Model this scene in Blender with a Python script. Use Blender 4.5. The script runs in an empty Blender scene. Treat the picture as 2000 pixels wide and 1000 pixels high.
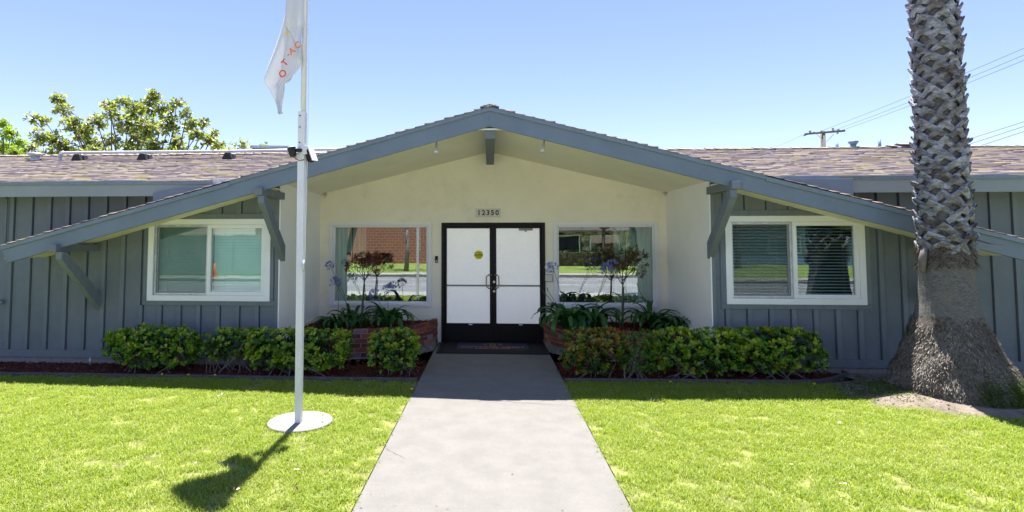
import bpy, math, random
import numpy as np
from mathutils import Vector, Matrix, noise as mnoise

random.seed(7)
rng = np.random.default_rng(7)
R = math.radians
S = bpy.context.scene
C = S.collection

# ------------------------------------------------------------------ camera
EYE = 1.84
FP = 1090.0                                   # focal length in pixels of a 2000 px wide frame
PITCH = math.atan(58 / FP)
YAW = math.atan(67 * math.cos(PITCH) / FP)
cd = bpy.data.cameras.new('camera')
cam = bpy.data.objects.new('camera', cd); C.objects.link(cam)
cam.location = (0, 0, EYE)
cam.rotation_euler = (math.pi / 2 + PITCH, 0, YAW)
cd.sensor_width = 36; cd.sensor_fit = 'HORIZONTAL'
cd.lens = FP / 2000 * 36
cd.shift_x = (1000 - 890) / 2000
cd.shift_y = -(500 - 414) / 2000
cd.clip_start = .05; cd.clip_end = 3000
S.camera = cam

# ------------------------------------------------------------------ sky, sun, exposure
SUN_EL = 76.0
w = bpy.data.worlds.new('World'); S.world = w; w.use_nodes = True
nt = w.node_tree; nt.nodes.clear()
sky = nt.nodes.new('ShaderNodeTexSky'); sky.sky_type = 'NISHITA'
sky.sun_disc = False; sky.sun_elevation = R(SUN_EL); sky.sun_rotation = 0
sky.altitude = 20; sky.air_density = 1.0; sky.dust_density = 0.0; sky.ozone_density = 1.6
bg = nt.nodes.new('ShaderNodeBackground'); bg.inputs['Strength'].default_value = .068
wo = nt.nodes.new('ShaderNodeOutputWorld')
tint = nt.nodes.new('ShaderNodeMix'); tint.data_type = 'RGBA'; tint.blend_type = 'MULTIPLY'; tint.inputs[0].default_value = 1; tint.inputs[7].default_value = (1.05, .93, 1.05, 1)
nt.links.new(sky.outputs[0], tint.inputs[6]); nt.links.new(tint.outputs[2], bg.inputs[0]); nt.links.new(bg.outputs[0], wo.inputs[0])
sd = bpy.data.lights.new('sun', 'SUN'); sd.energy = 4.6; sd.angle = R(.55); sd.color = (1, .955, .89)
sun = bpy.data.objects.new('sun', sd); C.objects.link(sun)
sun.rotation_euler = (-R(90 - SUN_EL), 0, 0); sun.location = (0, 10, 30)
S.view_settings.view_transform = 'Standard'; S.view_settings.look = 'None'
S.view_settings.exposure = 1.68; S.view_settings.gamma = 1
S.view_settings.use_curve_mapping = False
S.cycles.use_denoising = True
S.cycles.max_bounces = 10; S.cycles.diffuse_bounces = 8; S.cycles.transparent_max_bounces = 16
S.cycles.sample_clamp_indirect = 10

# ------------------------------------------------------------------ material helpers
def newmat(name):
    m = bpy.data.materials.new(name); m.use_nodes = True
    t = m.node_tree; t.nodes.clear()
    o = t.nodes.new('ShaderNodeOutputMaterial')
    return m, t, o
def nd(t, typ, **k):
    n = t.nodes.new(typ)
    for a, b in k.items():
        if a.startswith('i_'): n.inputs[a[2:].replace('_', ' ')].default_value = b
        else: setattr(n, a, b)
    return n
def c4(c): return (c[0], c[1], c[2], 1)
def noise_node(t, scale, detail=4, rough=.6, stretch=None, coord='Object'):
    tc = nd(t, 'ShaderNodeTexCoord')
    src = tc.outputs[coord] if coord != 'World' else nd(t, 'ShaderNodeNewGeometry').outputs['Position']
    if stretch:
        mp = nd(t, 'ShaderNodeMapping'); mp.inputs['Scale'].default_value = stretch
        t.links.new(src, mp.inputs[0]); src = mp.outputs[0]
    n = nd(t, 'ShaderNodeTexNoise'); n.inputs['Scale'].default_value = scale
    n.inputs['Detail'].default_value = detail; n.inputs['Roughness'].default_value = rough
    t.links.new(src, n.inputs['Vector'])
    return n
def ramp(t, src, stops):
    r = nd(t, 'ShaderNodeValToRGB'); e = r.color_ramp.elements
    while len(e) < len(stops): e.new(.5)
    for k, (p, c) in enumerate(stops): e[k].position = p; e[k].color = c4(c)
    t.links.new(src, r.inputs[0]); return r
def mixc(t, fac, a, b, typ='MIX'):
    m = nd(t, 'ShaderNodeMix', data_type='RGBA', blend_type=typ)
    for s, v in ((0, fac), (6, a), (7, b)):
        if isinstance(v, bpy.types.NodeSocket): t.links.new(v, m.inputs[s])
        else: m.inputs[s].default_value = c4(v) if s else v
    return m.outputs[2]
def pm(name, col, rough=.6, var=.12, scale=3, bump=0, bscale=40, bstretch=None, spec=.4, metal=0,
       stretch=None, rnd=None, col2=None, cut=(.35, .65), grime=None, coord='World', bdist=.004):
    """principled material: two-scale noise colour variation, fine bump, optional per-element 'rnd' tint and stains"""
    m, t, o = newmat(name)
    b = nd(t, 'ShaderNodeBsdfPrincipled')
    n = noise_node(t, scale, 5, .65, stretch, coord)
    lo = [max(0, x * (1 - var)) for x in col]; hi = [x * (1 + var) for x in (col2 or col)]
    c = ramp(t, n.outputs['Fac'], [(cut[0], lo), (cut[1], hi)]).outputs[0]
    if rnd:
        a = nd(t, 'ShaderNodeAttribute', attribute_name='rnd')
        rr = ramp(t, a.outputs['Fac'], rnd)
        c = mixc(t, 1.0, rr.outputs[0], mixc(t, .5, ramp(t, n.outputs['Fac'], [(.3, (1 - var,) * 3), (.7, (1 + var,) * 3)]).outputs[0], (1, 1, 1)), 'MULTIPLY')
    if grime:
        gcol, gscale, g0, g1, gamt = grime
        g = noise_node(t, gscale, 8, .7, None, coord)
        gr = ramp(t, g.outputs['Fac'], [(g0, (0, 0, 0)), (g1, (gamt,) * 3)])
        c = mixc(t, gr.outputs[0], c, gcol)
    t.links.new(c, b.inputs['Base Color'])
    b.inputs['Roughness'].default_value = rough
    b.inputs['Specular IOR Level'].default_value = spec
    b.inputs['Metallic'].default_value = metal
    if bump:
        bn = noise_node(t, bscale, 6, .7, bstretch, coord)
        bp = nd(t, 'ShaderNodeBump'); bp.inputs['Strength'].default_value = bump; bp.inputs['Distance'].default_value = bdist
        t.links.new(bn.outputs['Fac'], bp.inputs['Height']); t.links.new(bp.outputs[0], b.inputs['Normal'])
    t.links.new(b.outputs[0], o.inputs[0])
    return m
def leafmat(name, stops, rough=.35, trans=.35, patch=None, spec=.5):
    """thin leaf: per-leaf colour, glossy face, light passing through"""
    m, t, o = newmat(name)
    a = nd(t, 'ShaderNodeAttribute', attribute_name='rnd')
    c = ramp(t, a.outputs['Fac'], stops).outputs[0]
    if patch:
        n = noise_node(t, patch[0], 5, .6, None, 'World')
        f = ramp(t, n.outputs['Fac'], [(patch[2], (0, 0, 0)), (patch[3], (patch[4],) * 3)])
        c = mixc(t, f.outputs[0], c, patch[1])
    b = nd(t, 'ShaderNodeBsdfPrincipled'); b.inputs['Roughness'].default_value = rough
    b.inputs['Specular IOR Level'].default_value = spec
    t.links.new(c, b.inputs['Base Color'])
    tr = nd(t, 'ShaderNodeBsdfTranslucent')
    t.links.new(mixc(t, 1.0, c, (1.25, 1.3, .7), 'MULTIPLY'), tr.inputs[0])
    mx = nd(t, 'ShaderNodeMixShader'); mx.inputs[0].default_value = trans
    t.links.new(b.outputs[0], mx.inputs[1]); t.links.new(tr.outputs[0], mx.inputs[2])
    t.links.new(mx.outputs[0], o.inputs[0])
    return m
def glassmat(name, base, tint, wav=.0):
    """window pane: mirror reflection over tinted see-through glass"""
    m, t, o = newmat(name)
    fr = nd(t, 'ShaderNodeFresnel'); fr.inputs[0].default_value = 1.5
    ad = nd(t, 'ShaderNodeMath', operation='ADD', use_clamp=True); ad.inputs[1].default_value = base
    t.links.new(fr.outputs[0], ad.inputs[0])
    g = nd(t, 'ShaderNodeBsdfGlossy'); g.inputs['Roughness'].default_value = .0; g.inputs[0].default_value = (.95, .98, 1, 1)
    if wav:
        bn = noise_node(t, 2.2, 2, .5, None, 'World')
        bp = nd(t, 'ShaderNodeBump'); bp.inputs['Strength'].default_value = wav; bp.inputs['Distance'].default_value = .004
        t.links.new(bn.outputs['Fac'], bp.inputs['Height']); t.links.new(bp.outputs[0], g.inputs['Normal'])
    tr = nd(t, 'ShaderNodeBsdfTransparent'); tr.inputs[0].default_value = c4(tint)
    mx = nd(t, 'ShaderNodeMixShader')
    t.links.new(ad.outputs[0], mx.inputs[0]); t.links.new(tr.outputs[0], mx.inputs[1]); t.links.new(g.outputs[0], mx.inputs[2])
    t.links.new(mx.outputs[0], o.inputs[0])
    return m

M = {}
M['siding'] = pm('siding', (.155, .182, .207), .72, .09, 1.6, .5, 30, (1, 1, 6), .3, grime=((.10, .11, .12), 2.2, .58, .8, .5))
M['batten'] = pm('batten', (.165, .194, .221), .7, .08, 5, .4, 40, (4, 4, 1), .3, stretch=(3, 3, .6))
M['fascia'] = pm('fascia', (.152, .198, .255), .55, .09, 1.6, .35, 20, (1, 4, 4), .35, grime=((.10, .10, .095), 9, .60, .82, .6))
M['eave'] = pm('eave_paint', (.25, .285, .30), .6, .07, 1.2, .25, 20, (1, 4, 4), .3, grime=((.12, .115, .10), 7, .64, .85, .5))
M['fasciatrim'] = pm('fascia_trim', (.158, .21, .275), .5, .08, 3, .2, 30, None, .4, grime=((.09, .085, .07), 16, .56, .75, .6))
M['stucco'] = pm('cream_stucco', (.88, .83, .70), .85, .04, 1.0, .7, 90, None, .2, grime=((.52, .48, .37), 1.4, .52, .85, .45), bdist=.003)
M['whitewall'] = pm('white_side_stucco', (.86, .86, .85), .85, .03, 1.2, .6, 60, None, .2, grime=((.55, .55, .52), 2, .62, .9, .4), bdist=.003)
M['soffit'] = pm('soffit_paint', (.88, .84, .71), .8, .04, 1.4, .15, 30, None, .2, grime=((.45, .42, .32), 2.4, .6, .85, .45))
M['vinyl'] = pm('white_vinyl', (.80, .82, .84), .35, .02, 2, 0)
M['bronze'] = pm('dark_bronze_metal', (.007, .006, .007), .45, .2, 4, 0, spec=.25)
M['pull'] = pm('pull_metal', (.30, .25, .21), .3, .1, 6, 0, metal=.9)
M['steel'] = pm('steel', (.62, .63, .65), .4, .1, 9, .1, 40, metal=.25)
M['galv'] = pm('galvanized', (.52, .55, .58), .45, .18, 14, .1, 30, metal=.55)
M['bluesteel'] = pm('blue_painted_vent', (.16, .27, .42), .5, .2, 10, 0)
M['accase'] = pm('unit_casing', (.26, .29, .33), .5, .1, 3, 0)
M['black'] = pm('black_rubber', (.018, .018, .02), .6, .2, 20, .2, 60)
M['whitepaint'] = pm('white_pole_paint', (.70, .72, .74), .45, .05, 3, .2, 30, grime=((.30, .12, .045), 22, .63, .70, .85))
M['plastic'] = pm('white_plastic', (.72, .72, .70), .4, .04, 9, 0)
M['pipe'] = pm('pipe_white', (.62, .64, .66), .35, .08, 6, 0)
M['grayplastic'] = pm('gray_plastic', (.25, .26, .27), .5, .1, 9, 0)
M['concrete'] = pm('walk_concrete', (.185, .177, .166), .85, .08, 3.6, 1, 160, None, .2, grime=((.125, .115, .10), 9, .58, .80, .40), bdist=.003)
def speckle(m, scale, thr, col, amt):
    t = m.node_tree; b = next(n for n in t.nodes if n.type == 'BSDF_PRINCIPLED'); src = b.inputs['Base Color'].links[0].from_socket
    v = noise_node(t, scale, 3, .6, None, 'World'); r = ramp(t, v.outputs['Fac'], [(thr, (0, 0, 0)), (thr + .05, (amt,) * 3)])
    t.links.new(mixc(t, r.outputs[0], src, col), b.inputs['Base Color'])
speckle(M['concrete'], 55, .64, (.08, .07, .06), .55); speckle(M['concrete'], 90, .62, (.33, .31, .29), .6); speckle(M['concrete'], 17, .70, (.09, .08, .07), .7)
M['crack'] = pm('crack', (.13, .12, .11), .9, .3, 30)
M['disc'] = pm('disc_concrete', (.27, .262, .24), .85, .06, 6, .6, 120, None, .2, grime=((.35, .3, .24), 12, .6, .78, .4))
M['asphalt'] = pm('asphalt', (.25, .25, .26), .85, .15, .8, .4, 80)
M['roadpaint'] = pm('road_paint', (.75, .75, .72), .7, .08, 8)
M['redcurb'] = pm('red_curb_paint', (.33, .05, .045), .7, .1, 6)
M['brick'] = pm('brick', (.3, .1, .07), .85, .22, 14, .8, 90, None, .15,
                rnd=[(0, (.13, .045, .04)), (.35, (.21, .065, .055)), (.6, (.25, .075, .045)), (.8, (.31, .10, .045)), (.9, (.30, .25, .22)), (1, (.36, .32, .29))],
                grime=((.34, .32, .30), 11, .58, .74, .65), bdist=.004)
M['mortar'] = pm('mortar', (.27, .26, .25), .9, .15, 12, .8, 60, bdist=.006)
M['stone'] = pm('footing', (.16, .155, .15), .9, .3, 10, 1, 25, bdist=.02)
M['mulchbase'] = pm('mulch_soil', (.055, .018, .014), .9, .4, 30, .8, 60)
M['chip'] = pm('mulch_chip', (.16, .03, .02), .8, .3, 30, .3, 60, rnd=[(0, (.04, .010, .008)), (.4, (.11, .018, .012)), (.8, (.20, .035, .022)), (.93, (.20, .06, .035)), (1, (.36, .27, .20))], spec=.25)
M['edging'] = pm('edging', (.10, .09, .085), .8, .25, 8, .5, 40)
M['soil'] = pm('bare_soil', (.22, .185, .15), .95, .25, 5, 1, 30, None, .1, grime=((.05, .07, .02), 3.2, .5, .64, .8), bdist=.02)
M['lawnbase'] = pm('lawn_soil', (.15, .17, .045), .95, .3, 9, .6, 50, col2=(.2, .21, .06))
M['sidewalk'] = pm('sidewalk_concrete', (.42, .41, .39), .85, .08, 1, .4, 80)
M['farlawn'] = pm('far_lawn', (.22, .30, .06), .9, .2, 2, .4, 40)
M['tarp'] = pm('green_tarp', (.22, .31, .29), .6, .12, 1.5, .3, 6)
M['earth'] = pm('far_ground', (.12, .13, .07), .95, .2, .4)
M['grass'] = leafmat('grass', [(0, (.16, .25, .02)), (.35, (.28, .37, .035)), (.75, (.36, .44, .055)), (.9, (.46, .49, .13)), (1, (.56, .53, .30))], .5, .5,
                     patch=(.85, (.42, .42, .13), .50, .75, .42), spec=.5)
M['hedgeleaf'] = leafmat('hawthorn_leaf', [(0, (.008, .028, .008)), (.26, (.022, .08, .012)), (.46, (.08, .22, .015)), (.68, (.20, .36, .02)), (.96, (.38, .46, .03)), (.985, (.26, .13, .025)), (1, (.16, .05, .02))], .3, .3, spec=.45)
M['redhedgeleaf'] = leafmat('mixed_leaf', [(0, (.01, .03, .008)), (.3, (.03, .08, .012)), (.55, (.10, .18, .015)), (.75, (.22, .24, .025)), (.9, (.30, .20, .03)), (1, (.26, .09, .025))], .3, .3, spec=.45)
M['roseleaf'] = leafmat('rose_leaf', [(0, (.02, .08, .01)), (.5, (.05, .18, .015)), (.9, (.12, .26, .02)), (.96, (.28, .07, .02)), (1, (.3, .06, .02))], .35, .3)
M['twig'] = pm('pale_twig', (.19, .17, .155), .8, .25, 30, .3, 80)
M['darktwig'] = pm('dark_twig', (.09, .06, .045), .85, .25, 30, .3, 80)
M['strap'] = leafmat('strap_leaf', [(0, (.012, .075, .015)), (.6, (.03, .13, .025)), (1, (.06, .19, .04))], .32, .25, spec=.5)
M['flowerblue'] = leafmat('blue_petal', [(0, (.16, .20, .62)), (.6, (.27, .32, .78)), (1, (.42, .46, .85))], .6, .3)
M['stem'] = pm('green_stem', (.06, .13, .03), .5, .15, 20)
M['rosepetal'] = leafmat('red_petal', [(0, (.55, .01, .03)), (1, (.75, .02, .07))], .5, .3)
M['deadleaf'] = leafmat('dry_leaf', [(0, (.05, .018, .012)), (.5, (.13, .04, .022)), (.9, (.22, .075, .035)), (1, (.28, .13, .06))], .6, .15)
M['frayed'] = leafmat('frayed_fibre', [(0, (.035, .022, .017)), (.6, (.11, .07, .05)), (1, (.24, .18, .14))], .8, .1)
M['mixleaf'] = leafmat('bronze_leaf', [(0, (.04, .02, .012)), (.35, (.13, .045, .02)), (.6, (.17, .07, .02)), (.75, (.05, .07, .015)), (1, (.12, .17, .03))], .5, .2)
M['magleaf'] = leafmat('magnolia_leaf', [(0, (.07, .11, .04)), (.3, (.14, .19, .06)), (.5, (.28, .33, .08)), (.8, (.42, .45, .10)), (.94, (.34, .24, .06)), (1, (.50, .48, .36))], .3, .55, spec=.8)
M['limeleaf'] = leafmat('lime_leaf', [(0, (.16, .26, .02)), (.6, (.32, .45, .03)), (1, (.46, .55, .06))], .45, .55)
M['bark'] = pm('bark', (.13, .10, .08), .9, .3, 12, .8, 30)
M['streetleaf'] = leafmat('street_leaf', [(0, (.02, .05, .015)), (1, (.07, .12, .03))], .4, .3)
M['palmtrunk'] = pm('palm_bark', (.17, .165, .16), .9, .35, 9, 1, 22, (1, 1, 5), .15, stretch=(3, 3, 9), grime=((.25, .21, .15), 3, .55, .75, .6), bdist=.02)
M['palmroot'] = pm('palm_root_mat', (.15, .13, .115), .95, .45, 22, 1, 34, (1, 1, .6), .1, grime=((.07, .032, .02), 2.6, .56, .7, .75), bdist=.03)
M['fiber'] = pm('fiber', (.2, .18, .16), .9, .3, 20, rnd=[(0, (.07, .055, .045)), (.5, (.17, .15, .135)), (.85, (.27, .245, .215)), (1, (.36, .33, .29))], spec=.2)
M['boot'] = pm('leaf_base', (.25, .255, .28), .75, .55, 9, 1, 30, (3, 3, 1), .25, stretch=(1, 1, 2.5), grime=((.07, .045, .035), 7, .5, .68, .85), bdist=.01)
M['moss'] = leafmat('moss', [(0, (.04, .09, .01)), (1, (.13, .19, .02))], .7, .3)
M['frond'] = leafmat('frond', [(0, (.04, .07, .02)), (1, (.09, .13, .03))], .5, .3)
M['shingle'] = pm('shingle', (.3, .24, .22), .9, .15, 60, .5, 200, None, .15,
                  rnd=[(0, (.09, .075, .085)), (.12, (.17, .14, .175)), (.3, (.21, .175, .18)), (.5, (.25, .21, .19)), (.75, (.30, .25, .215)), (.86, (.32, .27, .22)), (.92, (.28, .24, .13)), (1, (.20, .17, .10))])
M['cap'] = pm('ridge_shingle', (.27, .225, .21), .9, .25, 5, .4, 150)
M['roofdeck'] = pm('roof_deck', (.10, .085, .08), .9, .2, 10)
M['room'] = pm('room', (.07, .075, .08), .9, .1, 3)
M['blind'] = pm('blind', (.70, .80, .76), .5, .04, 3)
M['curtain'] = pm('curtain', (.66, .80, .70), .85, .05, 3, .3, 60)
M['sheer'] = pm('sheer_curtain', (.80, .84, .74), .85, .05, 3)
M['teal'] = pm('closed_blind', (.68, .88, .82), .7, .04, 2.5)
M['screen'] = None
M['mat'] = pm('door_mat', (.005, .006, .012), .85, .3, 60, .7, 200)
M['matprint'] = pm('mat_print', (.02, .035, .075), .85, .15, 60, .3, 200)
M['gold'] = pm('gold_print', (.50, .36, .07), .8, .1, 60)
M['orange'] = pm('orange_print', (.55, .15, .07), .8, .1, 60)
M['flag'] = None
M['flagorange'] = pm('flag_orange', (.85, .22, .05), .8, .05, 9)
M['flagred'] = pm('flag_red', (.80, .06, .03), .8, .05, 9)
M['flagyellow'] = pm('flag_yellow', (.85, .55, .06), .8, .05, 9)
M['navy'] = pm('flag_navy', (.03, .04, .15), .8, .05, 9)
M['yellow'] = pm('sticker_yellow', (.80, .72, .01), .5, .02, 9)
M['ink'] = pm('ink', (.015, .015, .015), .5, .1, 9)
M['tile'] = pm('number_tile', (.62, .60, .54), .4, .05, 9)
M['lens'] = pm('lamp_lens', (.65, .63, .5), .15, .1, 9, spec=.8)
M['wood'] = pm('pole_wood', (.17, .15, .14), .85, .25, 9, .5, 20, (4, 4, 1))
M['wire'] = pm('wire', (.10, .14, .18), .6, .1, 9)
M['ceramic'] = pm('insulator', (.30, .33, .38), .3, .1, 9)
M['dandelion'] = pm('dandelion', (.80, .60, .02), .6, .1, 9)
M['petal'] = pm('fallen_petal', (.75, .52, .46), .7, .1, 9)
M['farbrick'] = None
M['farstone'] = pm('far_stone', (.10, .085, .07), .9, .5, 2.2, 1, 6, col2=(.42, .36, .28), cut=(.42, .58))
M['glass'] = glassmat('window_glass', .17, (.90, .98, .95), .07)
M['glass2'] = glassmat('window_glass_teal', .045, (.92, .99, .97), .12)
M['farglass'] = glassmat('far_glass', .2, (.2, .22, .22))

def make_screen():                            # insect screen: fine dark mesh, partly see-through
    m, t, o = newmat('insect_screen')
    d = nd(t, 'ShaderNodeBsdfDiffuse'); d.inputs[0].default_value = (.07, .09, .09, 1)
    tr = nd(t, 'ShaderNodeBsdfTransparent')
    mx = nd(t, 'ShaderNodeMixShader'); mx.inputs[0].default_value = .38
    t.links.new(tr.outputs[0], mx.inputs[1]); t.links.new(d.outputs[0], mx.inputs[2]); t.links.new(mx.outputs[0], o.inputs[0])
    return m
M['screen'] = make_screen()
def make_flag():
    m, t, o = newmat('flag_cloth')
    d = nd(t, 'ShaderNodeBsdfDiffuse'); d.inputs[0].default_value = (.84, .85, .88, 1)
    n = noise_node(t, 300, 2, .5, None, 'World')
    t.links.new(ramp(t, n.outputs['Fac'], [(.3, (.80, .81, .84)), (.7, (.86, .87, .89))]).outputs[0], d.inputs[0])
    tr = nd(t, 'ShaderNodeBsdfTranslucent'); tr.inputs[0].default_value = (.72, .74, .78, 1)
    mx = nd(t, 'ShaderNodeMixShader'); mx.inputs[0].default_value = .35
    t.links.new(d.outputs[0], mx.inputs[1]); t.links.new(tr.outputs[0], mx.inputs[2]); t.links.new(mx.outputs[0], o.inputs[0])
    return m
M['flag'] = make_flag()
def make_farbrick(name, c1, c2, cm, sc):
    m, t, o = newmat(name)
    b = nd(t, 'ShaderNodeBsdfPrincipled'); b.inputs['Roughness'].default_value = .9
    tc = nd(t, 'ShaderNodeTexCoord'); sx_ = nd(t, 'ShaderNodeSeparateXYZ'); mp = nd(t, 'ShaderNodeCombineXYZ')
    br = nd(t, 'ShaderNodeTexBrick'); br.inputs['Scale'].default_value = sc
    br.inputs['Color1'].default_value = c4(c1); br.inputs['Color2'].default_value = c4(c2); br.inputs['Mortar'].default_value = c4(cm)
    t.links.new(tc.outputs['Object'], sx_.inputs[0]); t.links.new(sx_.outputs[0], mp.inputs[0]); t.links.new(sx_.outputs[2], mp.inputs[1]); t.links.new(mp.outputs[0], br.inputs[0]); t.links.new(br.outputs[0], b.inputs['Base Color'])
    t.links.new(b.outputs[0], o.inputs[0]); return m
M['farbrick'] = make_farbrick('far_brick', (.30, .10, .065), (.24, .075, .05), (.36, .28, .24), 1.05)
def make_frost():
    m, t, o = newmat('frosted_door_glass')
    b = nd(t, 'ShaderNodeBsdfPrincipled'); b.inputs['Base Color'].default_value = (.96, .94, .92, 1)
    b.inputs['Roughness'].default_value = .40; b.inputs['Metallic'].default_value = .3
    b.inputs['Emission Color'].default_value = (.92, .96, 1, 1); b.inputs['Emission Strength'].default_value = .062   # added glow that brightens the frosted glass; no lamp stands behind it
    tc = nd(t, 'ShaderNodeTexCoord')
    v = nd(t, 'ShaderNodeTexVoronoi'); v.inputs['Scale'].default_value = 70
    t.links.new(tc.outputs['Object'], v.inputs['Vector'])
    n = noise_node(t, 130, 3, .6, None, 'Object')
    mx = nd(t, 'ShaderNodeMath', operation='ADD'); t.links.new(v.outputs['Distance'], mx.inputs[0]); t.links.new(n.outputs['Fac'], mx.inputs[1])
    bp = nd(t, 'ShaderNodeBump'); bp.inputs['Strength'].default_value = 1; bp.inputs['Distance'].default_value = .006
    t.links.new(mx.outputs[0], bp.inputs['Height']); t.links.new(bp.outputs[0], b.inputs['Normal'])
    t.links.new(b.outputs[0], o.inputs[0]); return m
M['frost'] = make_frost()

def objvary(m, lo, hi):
    t = m.node_tree; b = next(n for n in t.nodes if n.type == 'BSDF_PRINCIPLED'); src = b.inputs['Base Color'].links[0].from_socket
    oi = nd(t, 'ShaderNodeObjectInfo'); r = ramp(t, oi.outputs['Random'], [(0, lo), (1, hi)])
    t.links.new(mixc(t, 1.0, src, r.outputs[0], 'MULTIPLY'), b.inputs['Base Color'])
objvary(M['boot'], (.62, .58, .55), (1.25, 1.28, 1.36)); objvary(M['brick'], (.7, .72, .75), (1.25, 1.15, 1.1)); objvary(M['batten'], (.94, .95, .96), (1.06, 1.05, 1.04))

# ------------------------------------------------------------------ object helpers
def link(o, parent=None):
    C.objects.link(o)
    if parent is not None: o.parent = parent
    return o
def tag(o, label=None, cat=None, group=None, kind=None):
    if label: o['label'] = label
    if cat: o['category'] = cat
    if group: o['group'] = group
    if kind: o['kind'] = kind
    return o
def thing(name, label, cat, loc=(0, 0, 0), group=None):
    o = bpy.data.objects.new(name, None); o.location = loc; o.empty_display_size = .1
    link(o); return tag(o, label, cat, group)
class MB:
    """collects world-space shapes that become ONE mesh object"""
    def __init__(s): s.v = []; s.f = []; s.m = []; s.r = []; s.rn = None; s.mi = 0
    def add(s, vs, fs, r=None):
        n = len(s.v); s.v += [tuple(v) for v in vs]; s.f += [tuple(i + n for i in f) for f in fs]
        s.m += [s.mi] * len(fs); s.r += [random.random() if r is None else r] * len(vs)
    def box(s, a, b, r=None):
        x0, y0, z0 = a; x1, y1, z1 = b
        s.add([(x0, y0, z0), (x1, y0, z0), (x1, y1, z0), (x0, y1, z0), (x0, y0, z1), (x1, y0, z1), (x1, y1, z1), (x0, y1, z1)],
              [(0, 3, 2, 1), (4, 5, 6, 7), (0, 1, 5, 4), (1, 2, 6, 5), (2, 3, 7, 6), (3, 0, 4, 7)], r)
    def prism(s, poly, axis, a, b, r=None):
        """extrude a 2-D polygon along an axis: axis 'y' takes (x,z) points, 'x' takes (y,z), 'z' takes (x,y)"""
        n = len(poly)
        def P(p, q): return (p[0], q, p[1]) if axis == 'y' else ((q, p[0], p[1]) if axis == 'x' else (p[0], p[1], q))
        vs = [P(p, a) for p in poly] + [P(p, b) for p in poly]
        fs = [tuple(range(n))[::-1], tuple(range(n, 2 * n))] + [(i, (i + 1) % n, n + (i + 1) % n, n + i) for i in range(n)]
        s.add(vs, fs, r)
    def tube(s, pts, rad, n=8, caps=True, r=None):
        pts = [Vector(p) for p in pts]
        rad = rad if isinstance(rad, (list, tuple)) else [rad] * len(pts)
        vs = []; fs = []; up = None
        for i, p in enumerate(pts):
            d = (pts[min(i + 1, len(pts) - 1)] - pts[max(i - 1, 0)]).normalized()
            if up is None: up = d.orthogonal().normalized()
            else: up = (up - d * up.dot(d)); up = up.normalized() if up.length > 1e-6 else d.orthogonal().normalized()
            q = d.cross(up)
            for k in range(n):
                a = 2 * math.pi * k / n
                vs.append(p + (up * math.cos(a) + q * math.sin(a)) * rad[i])
        for i in range(len(pts) - 1):
            for k in range(n): fs.append((i * n + k, i * n + (k + 1) % n, (i + 1) * n + (k + 1) % n, (i + 1) * n + k))
        if caps: fs.append(tuple(range(n))[::-1]); fs.append(tuple((len(pts) - 1) * n + k for k in range(n)))
        s.add(vs, fs, r)
    def lathe(s, prof, c, n=24, axis='z', r=None):
        vs = []; fs = []
        for (rad, h) in prof:
            for k in range(n):
                a = 2 * math.pi * k / n; x, y = rad * math.cos(a), rad * math.sin(a)
                vs.append((c[0] + x, c[1] + y, c[2] + h) if axis == 'z' else (c[0] + x, c[1] + h, c[2] + y))
        for i in range(len(prof) - 1):
            for k in range(n): fs.append((i * n + k, i * n + (k + 1) % n, (i + 1) * n + (k + 1) % n, (i + 1) * n + k))
        fs.append(tuple(range(n))[::-1]); fs.append(tuple((len(prof) - 1) * n + k for k in range(n)))
        s.add(vs, fs, r)
    def build(s, name, mat, parent=None, origin=None, smooth=False, bevel=0):
        """origin: world point used as the object's own origin (defaults to the parent's place)"""
        mats = mat if isinstance(mat, (list, tuple)) else [mat]
        po = Vector(world_loc(parent)) if parent is not None else Vector((0, 0, 0))
        og = Vector(origin) if origin is not None else po
        me = bpy.data.meshes.new(name)
        me.from_pydata([tuple(Vector(v) - og) for v in s.v], [], s.f)
        for mt in mats: me.materials.append(M[mt])
        if len(mats) > 1: me.polygons.foreach_set('material_index', s.m)
        at = me.attributes.new('rnd', 'FLOAT', 'POINT'); at.data.foreach_set('value', s.r)
        if smooth: me.polygons.foreach_set('use_smooth', [True] * len(me.polygons))
        me.update()
        o = bpy.data.objects.new(name, me); o.location = og - po
        link(o, parent)
        if bevel:
            bm_ = o.modifiers.new('bevel', 'BEVEL'); bm_.width = bevel; bm_.segments = 2; bm_.limit_method = 'ANGLE'; bm_.harden_normals = False
        return o
def world_loc(o):
    v = Vector((0, 0, 0))
    while o is not None: v += o.location; o = o.parent
    return v
def copyof(src, parent, loc, rot=None, scale=None):
    c = src.copy(); link(c, parent); c.location = loc
    if rot is not None: c.rotation_euler = rot
    if scale is not None: c.scale = scale
    return c
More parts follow.
